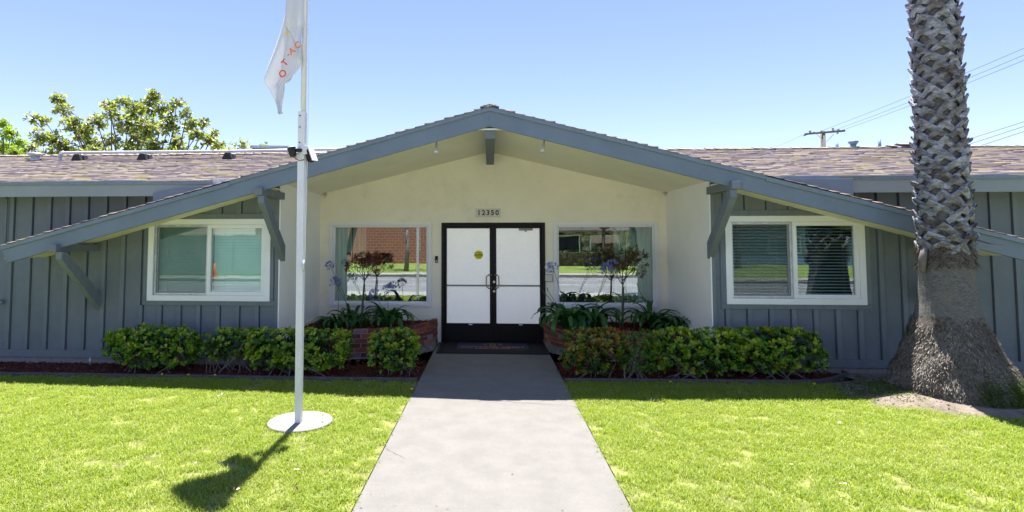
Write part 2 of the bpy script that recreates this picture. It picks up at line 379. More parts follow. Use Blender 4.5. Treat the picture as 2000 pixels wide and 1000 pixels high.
def scatter(name, mat, tv, tf, mats, parent=None, kind='stuff', rnd=None, smooth=False):
    """one mesh of many small transformed copies of a triangle template (fast numpy path)"""
    tv = np.asarray(tv, float); tf = np.asarray(tf, int); n = len(mats)
    A = np.asarray(mats, float).reshape(n, 3, 4)
    V = np.einsum('nij,vj->nvi', A[:, :, :3], tv) + A[:, None, :, 3]
    off = np.array(world_loc(parent)) if parent is not None else np.zeros(3)
    V = (V - off).reshape(-1, 3)
    Fc = (tf[None] + (np.arange(n) * len(tv))[:, None, None]).reshape(-1, 3)
    me = bpy.data.meshes.new(name)
    me.vertices.add(len(V)); me.vertices.foreach_set('co', V.astype('f').ravel())
    me.loops.add(len(Fc) * 3); me.loops.foreach_set('vertex_index', Fc.astype('i').ravel())
    me.polygons.add(len(Fc)); me.polygons.foreach_set('loop_start', np.arange(0, len(Fc) * 3, 3).astype('i'))
    me.polygons.foreach_set('loop_total', np.full(len(Fc), 3, 'i'))
    if smooth: me.polygons.foreach_set('use_smooth', np.ones(len(Fc), bool))
    r = rng.random(n) if rnd is None else np.asarray(rnd)
    at = me.attributes.new('rnd', 'FLOAT', 'POINT'); at.data.foreach_set('value', np.repeat(r, len(tv)).astype('f'))
    me.materials.append(M[mat]); me.update(calc_edges=True)
    o = bpy.data.objects.new(name, me); link(o, parent)
    if kind: o['kind'] = kind
    return o
def frame_mat(pos, fwd, up, s):
    """3x4: template x = along leaf, y = across, z = leaf normal"""
    f = Vector(fwd).normalized(); u = Vector(up); sd_ = u.cross(f)
    if sd_.length < 1e-5: sd_ = f.orthogonal()
    sd_.normalize(); u = f.cross(sd_)
    sx, sy, sz = s if isinstance(s, (tuple, list)) else (s, s, s)
    return [[f.x * sx, sd_.x * sy, u.x * sz, pos[0]], [f.y * sx, sd_.y * sy, u.y * sz, pos[1]], [f.z * sx, sd_.z * sy, u.z * sz, pos[2]]]
def rdir():
    v = Vector((random.gauss(0, 1), random.gauss(0, 1), random.gauss(0, 1))); return v.normalized()
LEAF_V = [(0, 0, 0), (.45, .22, .05), (.8, .24, .06), (1, 0, 0), (.8, -.24, .06), (.45, -.22, .05), (.55, 0, -.03)]     # obovate, folded at the midrib
LEAF_F = [(0, 6, 1), (1, 6, 2), (2, 6, 3), (3, 6, 4), (4, 6, 5), (5, 6, 0)]
LANCE_V = [(0, 0, 0), (.35, .16, .04), (.7, .14, .02), (1, 0, -.08), (.7, -.14, .02), (.35, -.16, .04), (.5, 0, -.02)]
LANCE_F = LEAF_F

def text_mesh(name, body, size, mat, parent, loc, rot, extrude=.001, bold=0, space=1.0):
    cu = bpy.data.curves.new(name, 'FONT'); cu.body = body; cu.size = size; cu.extrude = extrude; cu.offset = bold
    cu.align_x = 'CENTER'; cu.align_y = 'CENTER'; cu.space_character = space; cu.resolution_u = 3
    tmp = bpy.data.objects.new(name, cu)
    C.objects.link(tmp)
    me = bpy.data.meshes.new_from_object(tmp)
    bpy.data.objects.remove(tmp)
    me.materials.clear(); me.materials.append(M[mat])
    o = bpy.data.objects.new(name, me); link(o, parent)
    po = world_loc(parent) if parent is not None else Vector((0, 0, 0))
    o.location = Vector(loc) - po; o.rotation_euler = rot
    return o

# ================================================================== SETTING
YW = 8.33       # face of the grey front walls
YI = 10.30      # face of the recessed cream wall
XR = 3.18       # half width of the recess
YR = 7.55       # face of the gable's rake board
YE = 7.85       # face of the wing eaves
PX0, PX1 = -.95, .97   # front path

def sheet(name, mat, x0, x1, y0, y1, z, kind='structure', nx=1, ny=1, fz=None):
    mb = MB(); vs = []; fs = []
    for j in range(ny + 1):
        for i in range(nx + 1):
            x = x0 + (x1 - x0) * i / nx; y = y0 + (y1 - y0) * j / ny
            vs.append((x, y, z + (fz(x, y) if fz else 0)))
    for j in range(ny):
        for i in range(nx):
            a = j * (nx + 1) + i; fs.append((a, a + 1, a + nx + 2, a + nx + 1))
    mb.add(vs, fs); o = mb.build(name, mat, smooth=bool(fz)); return tag(o, kind=kind)
sheet('ground', 'earth', -700, 700, -700, 700, -.16)
sheet('soil_under_house', 'earth', -16, 16, 8.2, 20, -.06)

# front path with its slab edge, and the crack that runs across it
mb = MB(); mb.box((PX0, 1.42, -.12), (PX1, 10.45, .0))
front_path = mb.build('front_path', 'concrete', bevel=.008); tag(front_path, kind='structure')
mb = MB()
def crack(pts, wd):
    L = []; Rr = []
    for i, (x, y) in enumerate(pts):
        j = min(i + 1, len(pts) - 1); k = max(i - 1, 0)
        d = Vector((pts[j][0] - pts[k][0], pts[j][1] - pts[k][1])).normalized(); n = Vector((-d.y, d.x))
        t_ = wd * (.4 + .6 * random.random()); L.append((x + n.x * t_, y + n.y * t_, .003)); Rr.append((x - n.x * t_, y - n.y * t_, .003))
    n = len(pts); mb.add(L + Rr, [(i, i + 1, n + i + 1, n + i) for i in range(n - 1)])
def wig(x0, y0, x1, y1, n=26, a=.018):
    return [(x0 + (x1 - x0) * i / n + random.uniform(-a, a) * .3, y0 + (y1 - y0) * i / n + random.uniform(-a, a)) for i in range(n + 1)]
crack(wig(-.15, 6.62, .96, 6.42), .0045); crack(wig(.35, 6.50, .62, 6.58, 8), .003); crack(wig(-.93, 7.9, -.2, 7.6), .002)
crack(wig(-.93, 5.02, -.72, 4.80, 10, .01), .0025)
mb.build('crack', 'crack', front_path)

# lawn: soil sheets either side of the path; blades grow on them
def lawn_outline_left():
    pts = [(-14, 1.42), (PX0 - .015, 1.42), (PX0 - .015, 7.47)]
    pts += [(x, 7.455) for x in np.linspace(-1.3, -14, 14)]
    return pts
def edge_right(x):                          # front line of the right bed's edging
    return 7.60 + .028 * (x - 1) + (max(0, x - 4.0) ** 2) * .55
def lawn_outline_right():
    pts = [(PX1 + .015, 1.42), (14, 1.42), (14, 7.3), (6.9, 7.0), (6.35, 6.56), (5.8, 6.44), (5.2, 6.62), (4.75, 7.05), (4.6, 7.5)]
    pts += [(x, edge_right(x) - .02) for x in np.linspace(4.3, 1.1, 12)] + [(PX1 + .015, 7.57)]
    return pts
def poly_obj(name, mat, pts, z):
    mb = MB(); mb.add([(x, y, z) for x, y in pts], [tuple(range(len(pts)))]); o = mb.build(name, mat); return o
lawnL = poly_obj('lawn_soil', 'lawnbase', lawn_outline_left(), -.02); tag(lawnL, kind='structure')
lawnR = poly_obj('lawn_soil', 'lawnbase', lawn_outline_right(), -.02); tag(lawnR, kind='structure')

def tuft(nb, rad, h):
    V = []; F_ = []; rr = []
    for _ in range(nb):
        a = random.random() * 6.283; r0 = rad * math.sqrt(random.random()); x, y = r0 * math.cos(a), r0 * math.sin(a)
        hh = h * random.uniform(.45, 1.15); wd = random.uniform(.0014, .0028); b = random.random() * 6.283
        lean = random.uniform(.3, 1.5) * hh; dx, dy = math.cos(b), math.sin(b); px, py = -dy * wd, dx * wd
        n = len(V)
        V += [(x - px, y - py, 0), (x + px, y + py, 0), (x + dx * lean * .35 - px * .8, y + dy * lean * .35 - py * .8, hh * .6), (x + dx * lean * .35 + px * .8, y + dy * lean * .35 + py * .8, hh * .6), (x + dx * lean, y + dy * lean, hh)]
        F_ += [(n, n + 1, n + 3), (n, n + 3, n + 2), (n + 2, n + 3, n + 4)]; q = random.random(); rr += [q] * 5
    me = bpy.data.meshes.new('grass_tuft'); me.from_pydata(V, [], F_)
    at = me.attributes.new('rnd', 'FLOAT', 'POINT'); at.data.foreach_set('value', rr); me.materials.append(M['grass']); me.update()
    return bpy.data.objects.new('grass_tuft', me)
tcol = bpy.data.collections.new('tufts')
for k in range(4): tcol.objects.link(tuft(100, .085, random.uniform(.024, .034)))
def grass_on(name, pts, density):
    def inside(x, y):
        c = False; j = len(pts) - 1
        for i in range(len(pts)):
            xi, yi = pts[i]; xj, yj = pts[j]
            if (yi > y) != (yj > y) and x < (xj - xi) * (y - yi) / (yj - yi) + xi: c = not c
            j = i
        return c and math.hypot(x + 1.945, y - 5.715) > .345
    g = .055; x0 = min(p[0] for p in pts); x1 = max(p[0] for p in pts); y0 = min(p[1] for p in pts); y1 = max(p[1] for p in pts)
    mb = MB(); vs = []; fs = []
    for i in range(int((x1 - x0) / g)):
        for j in range(int((y1 - y0) / g)):
            x, y = x0 + i * g, y0 + j * g
            if inside(x + g / 2, y + g / 2):
                n = len(vs); vs += [(x, y, -.019), (x + g, y, -.019), (x + g, y + g, -.019), (x, y + g, -.019)]; fs.append((n, n + 1, n + 2, n + 3))
    mb.add(vs, fs); o = mb.build(name, 'grass'); tag(o, kind='stuff')
    ng = bpy.data.node_groups.new('grass_nodes', 'GeometryNodeTree')
    ng.interface.new_socket('Geometry', in_out='INPUT', socket_type='NodeSocketGeometry')
    ng.interface.new_socket('Geometry', in_out='OUTPUT', socket_type='NodeSocketGeometry')
    i_ = ng.nodes.new('NodeGroupInput'); o_ = ng.nodes.new('NodeGroupOutput')
    dp = ng.nodes.new('GeometryNodeDistributePointsOnFaces'); dp.inputs['Density'].default_value = density
    ci = ng.nodes.new('GeometryNodeCollectionInfo'); ci.inputs['Collection'].default_value = tcol; ci.inputs['Separate Children'].default_value = True; ci.inputs['Reset Children'].default_value = True
    ip = ng.nodes.new('GeometryNodeInstanceOnPoints'); ip.inputs['Pick Instance'].default_value = True
    rv = ng.nodes.new('FunctionNodeRandomValue'); rv.data_type = 'FLOAT_VECTOR'; rv.inputs[0].default_value = (-.1, -.1, 0); rv.inputs[1].default_value = (.1, .1, 6.283)
    rs = ng.nodes.new('FunctionNodeRandomValue'); rs.data_type = 'FLOAT'; rs.inputs[2].default_value = .75; rs.inputs[3].default_value = 1.3
    L = ng.links.new
    L(i_.outputs[0], dp.inputs[0]); L(dp.outputs[0], ip.inputs[0]); L(ci.outputs[0], ip.inputs['Instance'])
    L(rv.outputs[0], ip.inputs['Rotation']); L(rs.outputs[1], ip.inputs['Scale']); L(ip.outputs[0], o_.inputs[0])
    md = o.modifiers.new('grass', 'NODES'); md.node_group = ng
    return o
grass_on('grass', [(-12, 1.5), (PX0 + .0, 1.5), (PX0 + .0, 7.45), (-12, 7.44)], 150)
gr_pts = [(PX1 + .0, 1.5), (11, 1.5), (11, 7.1), (6.9, 6.95), (6.35, 6.52), (5.8, 6.40), (5.2, 6.58), (4.75, 7.0), (4.6, 7.45)] + [(x, edge_right(x) - .03) for x in np.linspace(4.3, 1.1, 10)] + [(PX1 + .0, 7.56)]
grass_on('grass', gr_pts, 150)

# mulch beds in front of the walls
def chips(name, inside, x0, x1, y0, y1, z, n, parent=None):
    mats = []; r = []
    while len(mats) < n:
        x, y = random.uniform(x0, x1), random.uniform(y0, y1)
        if not inside(x, y): continue
        f = rdir(); f.z *= .35; u = rdir(); u.z = abs(u.z) + .8
        l = random.uniform(.018, .05)
        mats.append(frame_mat((x, y, z + random.uniform(0, .02)), f, u, (l, random.uniform(.006, .014), .006))); r.append(random.random())
    tv = [(-.5, -.5, 0), (.5, -.35, 0), (.5, .5, .2), (-.5, .4, 0), (-.4, -.4, .8), (.4, -.3, .9), (.4, .4, .8), (-.45, .35, .7)]
    tf = [(4, 5, 6), (4, 6, 7), (0, 1, 5), (0, 5, 4), (1, 2, 6), (1, 6, 5), (2, 3, 7), (2, 7, 6), (3, 0, 4), (3, 4, 7)]
    return scatter(name, 'chip', tv, tf, mats, parent, 'stuff', r)
def in_left_bed(x, y):  return True
mulL = poly_obj('mulch_bed', 'mulchbase', [(-14, 7.49), (PX0 - .02, 7.50), (PX0 - .02, 10.3), (-3.16, 10.3), (-3.16, 8.36), (-14, 8.36)], -.03); tag(mulL, kind='structure')
right_edge = [(x, edge_right(x) + .01) for x in np.linspace(1.0, 4.95, 16)]
mulR = poly_obj('mulch_bed', 'mulchbase', [(PX1 + .02, 7.62)] + right_edge + [(5.0, 8.36), (3.16, 8.36), (3.16, 10.3), (PX1 + .02, 10.3)], -.03); tag(mulR, kind='structure')
chips('mulch', lambda x, y: y > 7.5 and not (x > -3.1 and y > 8.8), -9.5, PX0 - .02, 7.5, 8.9, -.03, 9500)
chips('mulch', lambda x, y: y > edge_right(x) + .02 and not (x < 3.1 and y > 8.8) and not (x > 3.1 and y > 8.36), PX1 + .03, 4.9, 7.55, 8.9, -.03, 6500)

# edging strips of the beds
def edging(name, pts, label):
    mb = MB(); n = len(pts); top = .028; th = .02
    vs = []
    for x, y in pts: vs += [(x, y - th, -.06), (x, y - th, top), (x, y + th, top), (x, y + th, -.06)]
    fs = []
    for i in range(n - 1):
        a = i * 4; b = a + 4
        for k in range(3): fs.append((a + k, a + k + 1, b + k + 1, b + k))
    fs += [(0, 1, 2, 3), tuple(len(vs) - 4 + k for k in (3, 2, 1, 0))]
    mb.add(vs, fs); o = mb.build(name, 'edging'); return tag(o, label, 'edging', 'edging of the mulch beds')
edging('bed_edging', [(-14, 7.475)] + [(x, 7.475 + .008 * math.sin(x * 3)) for x in np.linspace(-9, -1.3, 30)] + [(-.98, 7.49)], 'long straight grey edging strip between the left lawn and the mulch')
edging('bed_edging', [(.985, 7.585)] + [(x, edge_right(x)) for x in np.linspace(1.2, 4.9, 30)] + [(4.97, 8.2), (4.96, 8.31)], 'grey edging strip of the right mulch bed curving round to the wall')

# bare soil mound round the palm
PALM = Vector((5.52, 7.15, 0))
def mound(x, y):
    d = math.hypot((x - PALM.x) / 1.12, (y - PALM.y) / .82)
    h = .125 * max(0, 1 - (d / 1.15) ** 2)
    return h + .012 * mnoise.noise(Vector((x * 3, y * 3, 0)))
mb = MB(); vs = []; fs = []; NR, NA = 14, 48
for i in range(NR + 1):
    for k in range(NA):
        a = 2 * math.pi * k / NA; rr = i / NR * (1 + .06 * mnoise.noise(Vector((math.cos(a) * 2, math.sin(a) * 2, 3))))
        x = PALM.x + math.cos(a) * rr * 1.36; y = PALM.y + math.sin(a) * rr * .90
        vs.append((x, min(y, 8.32), -.022 + mound(x, y) * (1.0 if i < NR else 0)))
for i in range(NR):
    for k in range(NA): fs.append((i * NA + k, i * NA + (k + 1) % NA, (i + 1) * NA + (k + 1) % NA, (i + 1) * NA + k))
mb.add(vs, fs); soil = mb.build('soil_mound', 'soil', smooth=True); tag(soil, kind='structure')
sheet('soil', 'soil', 4.9, 14, 7.0, 8.33, -.018)

# the street behind the viewer (it shows in the windows)
mb = MB(); mb.box((-60, -.1, -.15), (60, 1.40, -.01)); tag(mb.build('sidewalk', 'sidewalk'), kind='structure')
sheet('street', 'asphalt', -150, 150, -10.6, -.1, -.14)
for yy, wd in ((-5.2, .05), (-5.5, .05), (-8.6, .05)): sheet('lane_line', 'roadpaint', -60, 60, yy - wd, yy + wd, -.136)
mb = MB(); mb.box((-60, -10.8, -.15), (60, -10.6, .0)); tag(mb.build('kerb', 'concrete'), kind='structure')
sheet('red_kerb_paint', 'redcurb', -1, 30, -10.78, -10.598, .004)
mb = MB(); mb.box((-60, -12.4, -.15), (60, -10.8, .0)); tag(mb.build('far_sidewalk', 'sidewalk'), kind='structure')
sheet('far_lawn', 'farlawn', -60, 60, -60, -12.4, .0)

# ================================================================== THE BUILDING
B = thing('building', 'long low grey board-and-batten building with a white recessed entrance under a wide gable', 'building', (0, YW, 0))
ZW = 2.78
WINL = (-5.24, -3.34, .95, 2.175)
WINR = (3.41, 5.32, .955, 2.20)
def wall_with_hole(mb, x0, x1, z0, z1, y0, y1, hole):
    hx0, hx1, hz0, hz1 = hole
    mb.box((x0, y0, z0), (hx0, y1, z1)); mb.box((hx1, y0, z0), (x1, y1, z1))
    mb.box((hx0, y0, z0), (hx1, y1, hz0)); mb.box((hx0, y0, hz1), (hx1, y1, z1))
mb = MB(); wall_with_hole(mb, -13, -XR - .02, .06, ZW, YW + .032, YW + .12, WINL)
mb.build('wall_backing', 'siding', B)
mb = MB(); wall_with_hole(mb, XR + .02, 13, .06, ZW, YW + .032, YW + .12, WINR)
mb.build('wall_backing', 'siding', B)
mb = MB(); mb.box((-13, YW + .012, -.1), (-XR - .02, YW + .12, .058)); mb.build('foundation', 'mortar', B)
mb = MB(); mb.box((XR + .02, YW + .012, -.1), (13, YW + .12, .058)); mb.build('foundation', 'mortar', B)
mb = MB()
mb.box((-12.99, 8.46, -.1), (-12.9, 14.1, 2.6)); mb.box((12.9, 8.46, -.1), (12.99, 14.1, 2.6)); mb.box((-12.99, 14.1, -.1), (12.99, 14.2, 2.6))
mb.build('back_and_end_walls', 'siding', B)

# trim boards: sills, corner boards, bands round the windows
TY = YW - .02
for sgn, W in ((-1, WINL), (1, WINR)):
    x0, x1, z0, z1 = W; inner = -XR - .02 if sgn < 0 else XR + .02
    def bd(a, b, y=TY, nm='trim_board'):
        m_ = MB(); m_.box((a[0], y, a[1]), (b[0], YW + .001, b[1])); return m_.build(nm, 'batten', B, bevel=.003)
    bd((min(inner, sgn * 13), .06), (max(inner, sgn * 13), .175), TY - .002, 'base_board')
    bd((x0 - .085, z0 - .08), (x1 + .085, z0 - .002))              # under the window
    bd((x0 - .085, z1 + .002), (x1 + .085, z1 + .095), TY)          # over the window
    bd((x0 - .085, z0), (x0 - .002, z1), TY); bd((x1 + .002, z0), (x1 + .085, z1), TY) if sgn > 0 else bd((x1 + .002, z0), (x1 + .06, z1), TY)
    bd((inner, .177), (inner - sgn * -.055, ZW - .01), TY - .001, 'corner_board') if sgn > 0 else bd((inner - .055, .177), (inner, ZW - .01), TY - .001, 'corner_board')
    # battens, each a board of its own; they break at the window
    proto = {}
    def batten(xr, za, zb):
        key = (round(za, 3), round(zb, 3))
        if key not in proto:
            m_ = MB(); m_.box((0, -.026, 0), (.062, .031, zb - za)); 
            o = m_.build('batten', 'batten', B, origin=(0, 0, 0), bevel=.003)
            proto[key] = o; o.location = (xr - .062, 0, za)
            o.data.transform(Matrix.Identity(4))
        else: o = copyof(proto[key], B, (xr - .062, 0, za))
        o.rotation_euler = (0, random.uniform(-.002, .002), 0)
    xs = [-5.325 - .305 * k for k in range(-7, 25)] if sgn < 0 else [5.275 + .305 * k for k in range(-7, 25)]
    for xr in xs:                                # boards between the battens, with a dark open joint beside each batten
        xa, xb = (xr + .013, xr + .305 - .006) if sgn < 0 else (xr - .056 - .012, xr - .062 - .013)
        if sgn > 0: xa = xr - .305 + .006 - .062 + .05
        if sgn < 0: xb = xr + .305 - .05
        lo_, hi_ = (-13, inner - .002) if sgn < 0 else (inner + .002, 13)
        xa, xb = max(xa, lo_), min(xb, hi_)
        if xb - xa < .02: continue
        def board(a, b, za, zb):
            if b - a < .01: return
            m_ = MB(); j = random.uniform(-.0015, .0015); m_.box((a, YW + j, za), (b, YW + .0315, zb)); m_.build('board', 'siding', B, bevel=.002)
        if xb <= x0 - .013 or xa >= x1 + .013: board(xa, xb, .06, ZW); continue
        board(xa, xb, .06, z0 - .013); board(xa, xb, z1 + .013, ZW)
        if xa < x0 - .013: board(xa, x0 - .0135, z0 - .0128, z1 + .0128)
        if xb > x1 + .013: board(x1 + .0135, xb, z0 - .0128, z1 + .0128)
    for xr in xs:
        if sgn < 0 and xr > -XR - .08: continue
        if sgn > 0 and xr < XR + .16: continue
        if x0 - .09 < xr and xr - .062 < x1 + .09:
            if xr > x1 + .02 or xr - .062 < x0 - .02:
                if abs(xr) > 3.6 and not (xr - .062 > x0 - .02 and xr < x1 + .02): 
                    batten(xr, .177, z0 - .082)
                    batten(xr, z1 + .097, ZW - .02); continue
            batten(xr, .177, z0 - .082); batten(xr, z1 + .097, ZW - .02)
        else: batten(xr, .177, ZW - .02)

# the white recess
GS = .243                                   # slope of the soffit inside the recess
def soff(x): return 3.50 - GS * abs(x)
DX0, DX1, DZ = -.895, 1.005, 2.19           # door opening
GW = [(-2.99, -1.075, .64, 2.205), (1.155, 3.03, .64, 2.205)]
mb = MB()
def seg(x0, x1, z0, z1=None):
    """wall strip from x0 to x1 up to the soffit"""
    if z1 is not None: mb.box((x0, YI, z0), (x1, YI + .12, z1)); return
    pts = [(x0, z0), (x1, z0), (x1, soff(x1) + .01)]
    if x0 < 0 < x1: pts.append((0, soff(0) + .01))
    pts.append((x0, soff(x0) + .01)); mb.prism(pts, 'y', YI, YI + .12)
seg(-XR - .03, XR + .03, 2.205)
seg(-XR - .03, GW[0][0], -.05, 2.205); seg(GW[0][1], DX0, -.05, 2.205); seg(DX1, GW[1][0], -.05, 2.205); seg(GW[1][1], XR + .03, -.05, 2.205)
seg(GW[0][0], GW[0][1], -.05, GW[0][2]); seg(GW[1][0], GW[1][1], -.05, GW[1][2]); seg(DX0, DX1, DZ, 2.205)
mb.build('entrance_wall', 'stucco', B)
for s in (-1, 1):
    mb = MB(); a, b = sorted((s * XR, s * (XR + .018)))
    mb.prism([(YW - .028, -.05), (YI + .05, -.05), (YI + .05, 2.9), (YW - .028, 2.9)], 'x', a, b if s > 0 else b)
    mb.build('recess_side_wall', 'whitewall', B)
# soffits
def slab(poly_x, y0, y1, mat, name, dz=.02):
    mb = MB()
    n = len(poly_x)
    pts = [(x, z) for x, z in poly_x] + [(x, z + dz) for x, z in poly_x[::-1]]
    mb.prism(pts, 'y', y0, y1); return mb.build(name, mat, B)
slab([(-XR - .09, soff(3.27)), (0, soff(0)), (XR + .09, soff(3.27))], YR + .03, YI + .10, 'soffit', 'soffit')
SL, SRt = .2735, .2665                      # rake slopes, left and right of the ridge
def rake(x, top): return top - (SL if x < 0 else SRt) * abs(x)
XE = 6.95
for s in (-1, 1):
    pts = sorted([(s * 3.20, rake(s * 3.20, 3.50)), (s * XE * .995, rake(s * XE, 3.50))])
    slab(pts, YR + .03, YW - .002, 'soffit', 'rake_soffit')
# rake boards and the drip trim on top of them
for s in (-1, 1):
    mb = MB(); e = s * XE; cut = s * .10
    mb.prism([(0, 3.412), (0, 3.645), (e, rake(e, 3.645)), (e - cut, rake(e - cut, 3.412))], 'y', YR, YR + .04)
    mb.build('rake_board', 'fascia', B, bevel=.003)
    mb = MB(); k = s * 3.62
    mb.prism([(0, 3.622), (0, 3.682), (k, rake(k, 3.682)), (k, rake(k, 3.622))], 'y', YR - .022, YR - .0005)
    mb.build('rake_trim', 'fasciatrim', B, bevel=.003)
    mb = MB()
    mb.prism([(k, rake(k, 3.604)), (k, rake(k, 3.664)), (e, rake(e, 3.676)), (e, rake(e, 3.618))], 'y', YR - .024, YR - .001)
    mb.build('rake_trim', 'fasciatrim', B, bevel=.003)
# roof decks
mb = MB()
mb.prism([(-XE, rake(-XE, 3.62)), (0, 3.62), (XE, rake(XE, 3.62)), (XE, rake(XE, 3.672)), (0, 3.672), (-XE, rake(-XE, 3.672))], 'y', YR + .001, YW + .01)
mb.prism([(-4.2, rake(-4.2, 3.60)), (0, 3.60), (4.2, rake(4.2, 3.60)), (4.2, rake(4.2, 3.668)), (0, 3.668), (-4.2, rake(-4.2, 3.668))], 'y', YW + .011, 11.0)
mb.build('gable_roof', 'roofdeck', B)
WS = .286
def wing(y): return 2.715 + WS * (y - YE) if y <= 11 else 2.715 + WS * (11 - YE) - WS * (y - 11)
mb = MB()
mb.prism([(YE + .03, wing(YE) - .11), (YE + .03, wing(YE)), (11, wing(11)), (14.5, wing(14.5)), (14.5, wing(14.5) - .11), (11, wing(11) - .11)], 'x', -13.3, -3.3)
mb.prism([(YE + .03, wing(YE) - .11), (YE + .03, wing(YE)), (11, wing(11)), (14.5, wing(14.5)), (14.5, wing(14.5) - .11), (11, wing(11) - .11)], 'x', 3.3, 13.3)
mb.prism([(10.45, wing(10.45) - .02), (11, wing(11) - .0), (14.5, wing(14.5)), (14.5, wing(14.5) - .11), (11, wing(11) - .11)], 'x', -3.3, 3.3)
mb.build('wing_roof', 'roofdeck', B)
for s in (-1, 1):
    a, b = sorted((s * 3.75, s * 13.3))
    mb = MB(); mb.box((a, YE, 2.505), (b, YE + .04, 2.70)); mb.build('eave_board', 'eave', B, bevel=.003)
    mb = MB(); mb.box((a, YE - .022, 2.675), (b, YE - .0005, 2.735)); mb.build('eave_trim', 'fasciatrim', B, bevel=.003)
    mb = MB(); mb.box((a, YE + .041, 2.56), (b, YW - .001, 2.575)); mb.build('eave_soffit', 'siding', B)
    # filler board where the eave dies into the rake
    x0, x1 = s * 3.85, s * 4.88
    mb = MB(); mb.prism([(x0, rake(x0, 3.66)), (x0, 2.69), (x1, 2.69 if s > 0 else 2.55), (x1, rake(x1, 3.66))], 'y', YE - .06, YE - .024)
    mb.build('filler_board', 'fascia', B, bevel=.003)
mb = MB(); mb.box((-3.98, YE - .075, 2.688), (-3.62, YE - .03, 2.742)); mb.build('flashing', 'galv', B)
# ridge beam
mb = MB(); mb.box((-.062, 7.66, 3.262), (.075, YI - .001, 3.47)); mb.build('ridge_beam', 'batten', B, bevel=.004)
mb = MB(); mb.prism([(-.17, 3.372), (.19, 3.372), (.15, 3.392), (-.13, 3.392)], 'y', 7.60, 7.64); mb.build('beam_flashing', 'vinyl', B)
# brackets: stub beam out to the rake with a raking strut back to the wall
for (xc, zt, xf, xw, zb) in ((-6.12, 1.80, -6.04, -6.25, .79), (-3.18, 2.585, -3.15, -3.235, 1.54), (3.21, 2.632, 3.19, 3.30, 1.59), (6.13, 1.80, 6.1, 6.0, .92)):
    xw = xf
    mb = MB(); mb.box((xc - .056, YR - .085, zt - .105), (xc + .056, YW - .0005, zt)); bb = mb.build('bracket', 'batten', B, bevel=.004)
    mb = MB(); h = .105
    mb.prism([(YR - .055, zt - .107), (YR - .055, zt - .107 - .10), (YW - .001, zb), (YW - .001, zb + .24), (YR + .045, zt - .107)], 'x', xf - .045, xf + .045)
    mb.build('strut', 'batten', bb, bevel=.004)

# ---- shingles (real tabs, too many and too thin to pick singly) and ridge caps
def tabs_wing(name, xa, xb):
    mats = []; r = []
    L = math.hypot(1, WS); ex = .118; y = YE - .02; row = 0
    dirv = Vector((0, 1, WS)).normalized(); up = Vector((0, -WS, 1)).normalized()
    while y < 11.0:
        x = xa + random.uniform(-.3, 0)
        while x < xb:
            wd = random.choice((.10, .14, .2, .26, .33)) * random.uniform(.85, 1.15)
            q = random.random()
            zz = wing(y) + .004
            if abs(x + wd / 2) > 4.05 or zz > rake(x + wd / 2, 3.672) - .05:
                mats.append(frame_mat((x + wd / 2, y + random.uniform(-.006, .006), zz), dirv, up, (.17, wd * .98, random.choice((.007, .012, .016))))); r.append(q)
            x += wd
        y += ex / L; row += 1
    tv = [(0, -.5, 0), (1, -.5, 0), (1, .5, 0), (0, .5, 0), (0, -.5, 1), (1, -.5, 0.1), (1, .5, 0.1), (0, .5, 1)]
    tf = [(4, 6, 5), (4, 7, 6), (0, 4, 5), (3, 6, 7), (0, 3, 7), (0, 7, 4)]
    scatter(name, 'shingle', tv, tf, mats, B, 'stuff', r)
tabs_wing('shingles', -13.3, -2.2)
tabs_wing('shingles', 2.2, 13.3)
def tabs_gable():
    mats = []; r = []
    for s in (-1, 1):
        sl = SL if s < 0 else SRt
        dirv = Vector((-s, 0, sl)).normalized(); up = Vector((s * sl, 0, 1)).normalized()
        x = XE + .01
        while x > .05:
            yend = YW if x > 4.0 else 10.9
            y = YR - .035 + random.uniform(-.012, .006)
            while y < yend:
                wd = random.choice((.14, .2, .26, .33)) * random.uniform(.85, 1.15)
                th = random.choice((.010, .014, .020, .024))
                mats.append(frame_mat((s * x, y + wd / 2, 3.676 - sl * x), dirv, up, (.165, wd * .98, th))); r.append(random.random())
                y += wd
            x -= .135
    tv = [(0, -.5, 0), (1, -.5, 0), (1, .5, 0), (0, .5, 0), (0, -.5, 1), (1, -.5, 0.1), (1, .5, 0.1), (0, .5, 1)]
    tf = [(4, 6, 5), (4, 7, 6), (0, 4, 5), (3, 6, 7), (0, 3, 7), (0, 7, 4)]
    scatter('gable_shingles', 'shingle', tv, tf, mats, B, 'stuff', r)
tabs_gable()
capm = MB(); capm.add([(0, -.13, -.037), (0, 0, 0), (0, .13, -.037), (.24, -.13, -.055), (.24, 0, -.018), (.24, .13, -.055), (0, -.13, -.049), (0, 0, -.014), (0, .13, -.049)],
                      [(0, 3, 4, 1), (1, 4, 5, 2), (0, 1, 7, 6), (1, 2, 8, 7)])
cap0 = capm.build('ridge_cap', 'cap', B, origin=(0, 0, 0))
first = True
for k in range(150):
    x = -13.3 + k * .178
    if -3.0 < x < 3.2: continue
    hump = .05 * math.exp(-((x - 7.75) / .25) ** 2)
    loc = (x, 11.0 - YW, wing(11) + .034 + random.uniform(-.004, .006) + hump)
    rot = (0, random.uniform(-.02, .03) - .03, random.uniform(-.03, .03))
    if first: cap0.location = loc; cap0.rotation_euler = rot; first = False
    else: copyof(cap0, B, loc, rot)
capg = MB(); capg.add([(-.13, 0, -.03), (0, 0, .006), (.13, 0, -.03), (-.13, .22, -.046), (0, .22, -.010), (.13, .22, -.046), (-.13, 0, -.046), (0, 0, -.012), (.13, 0, -.046)],
                      [(0, 1, 4, 3), (1, 2, 5, 4), (0, 6, 7, 1), (1, 7, 8, 2)])
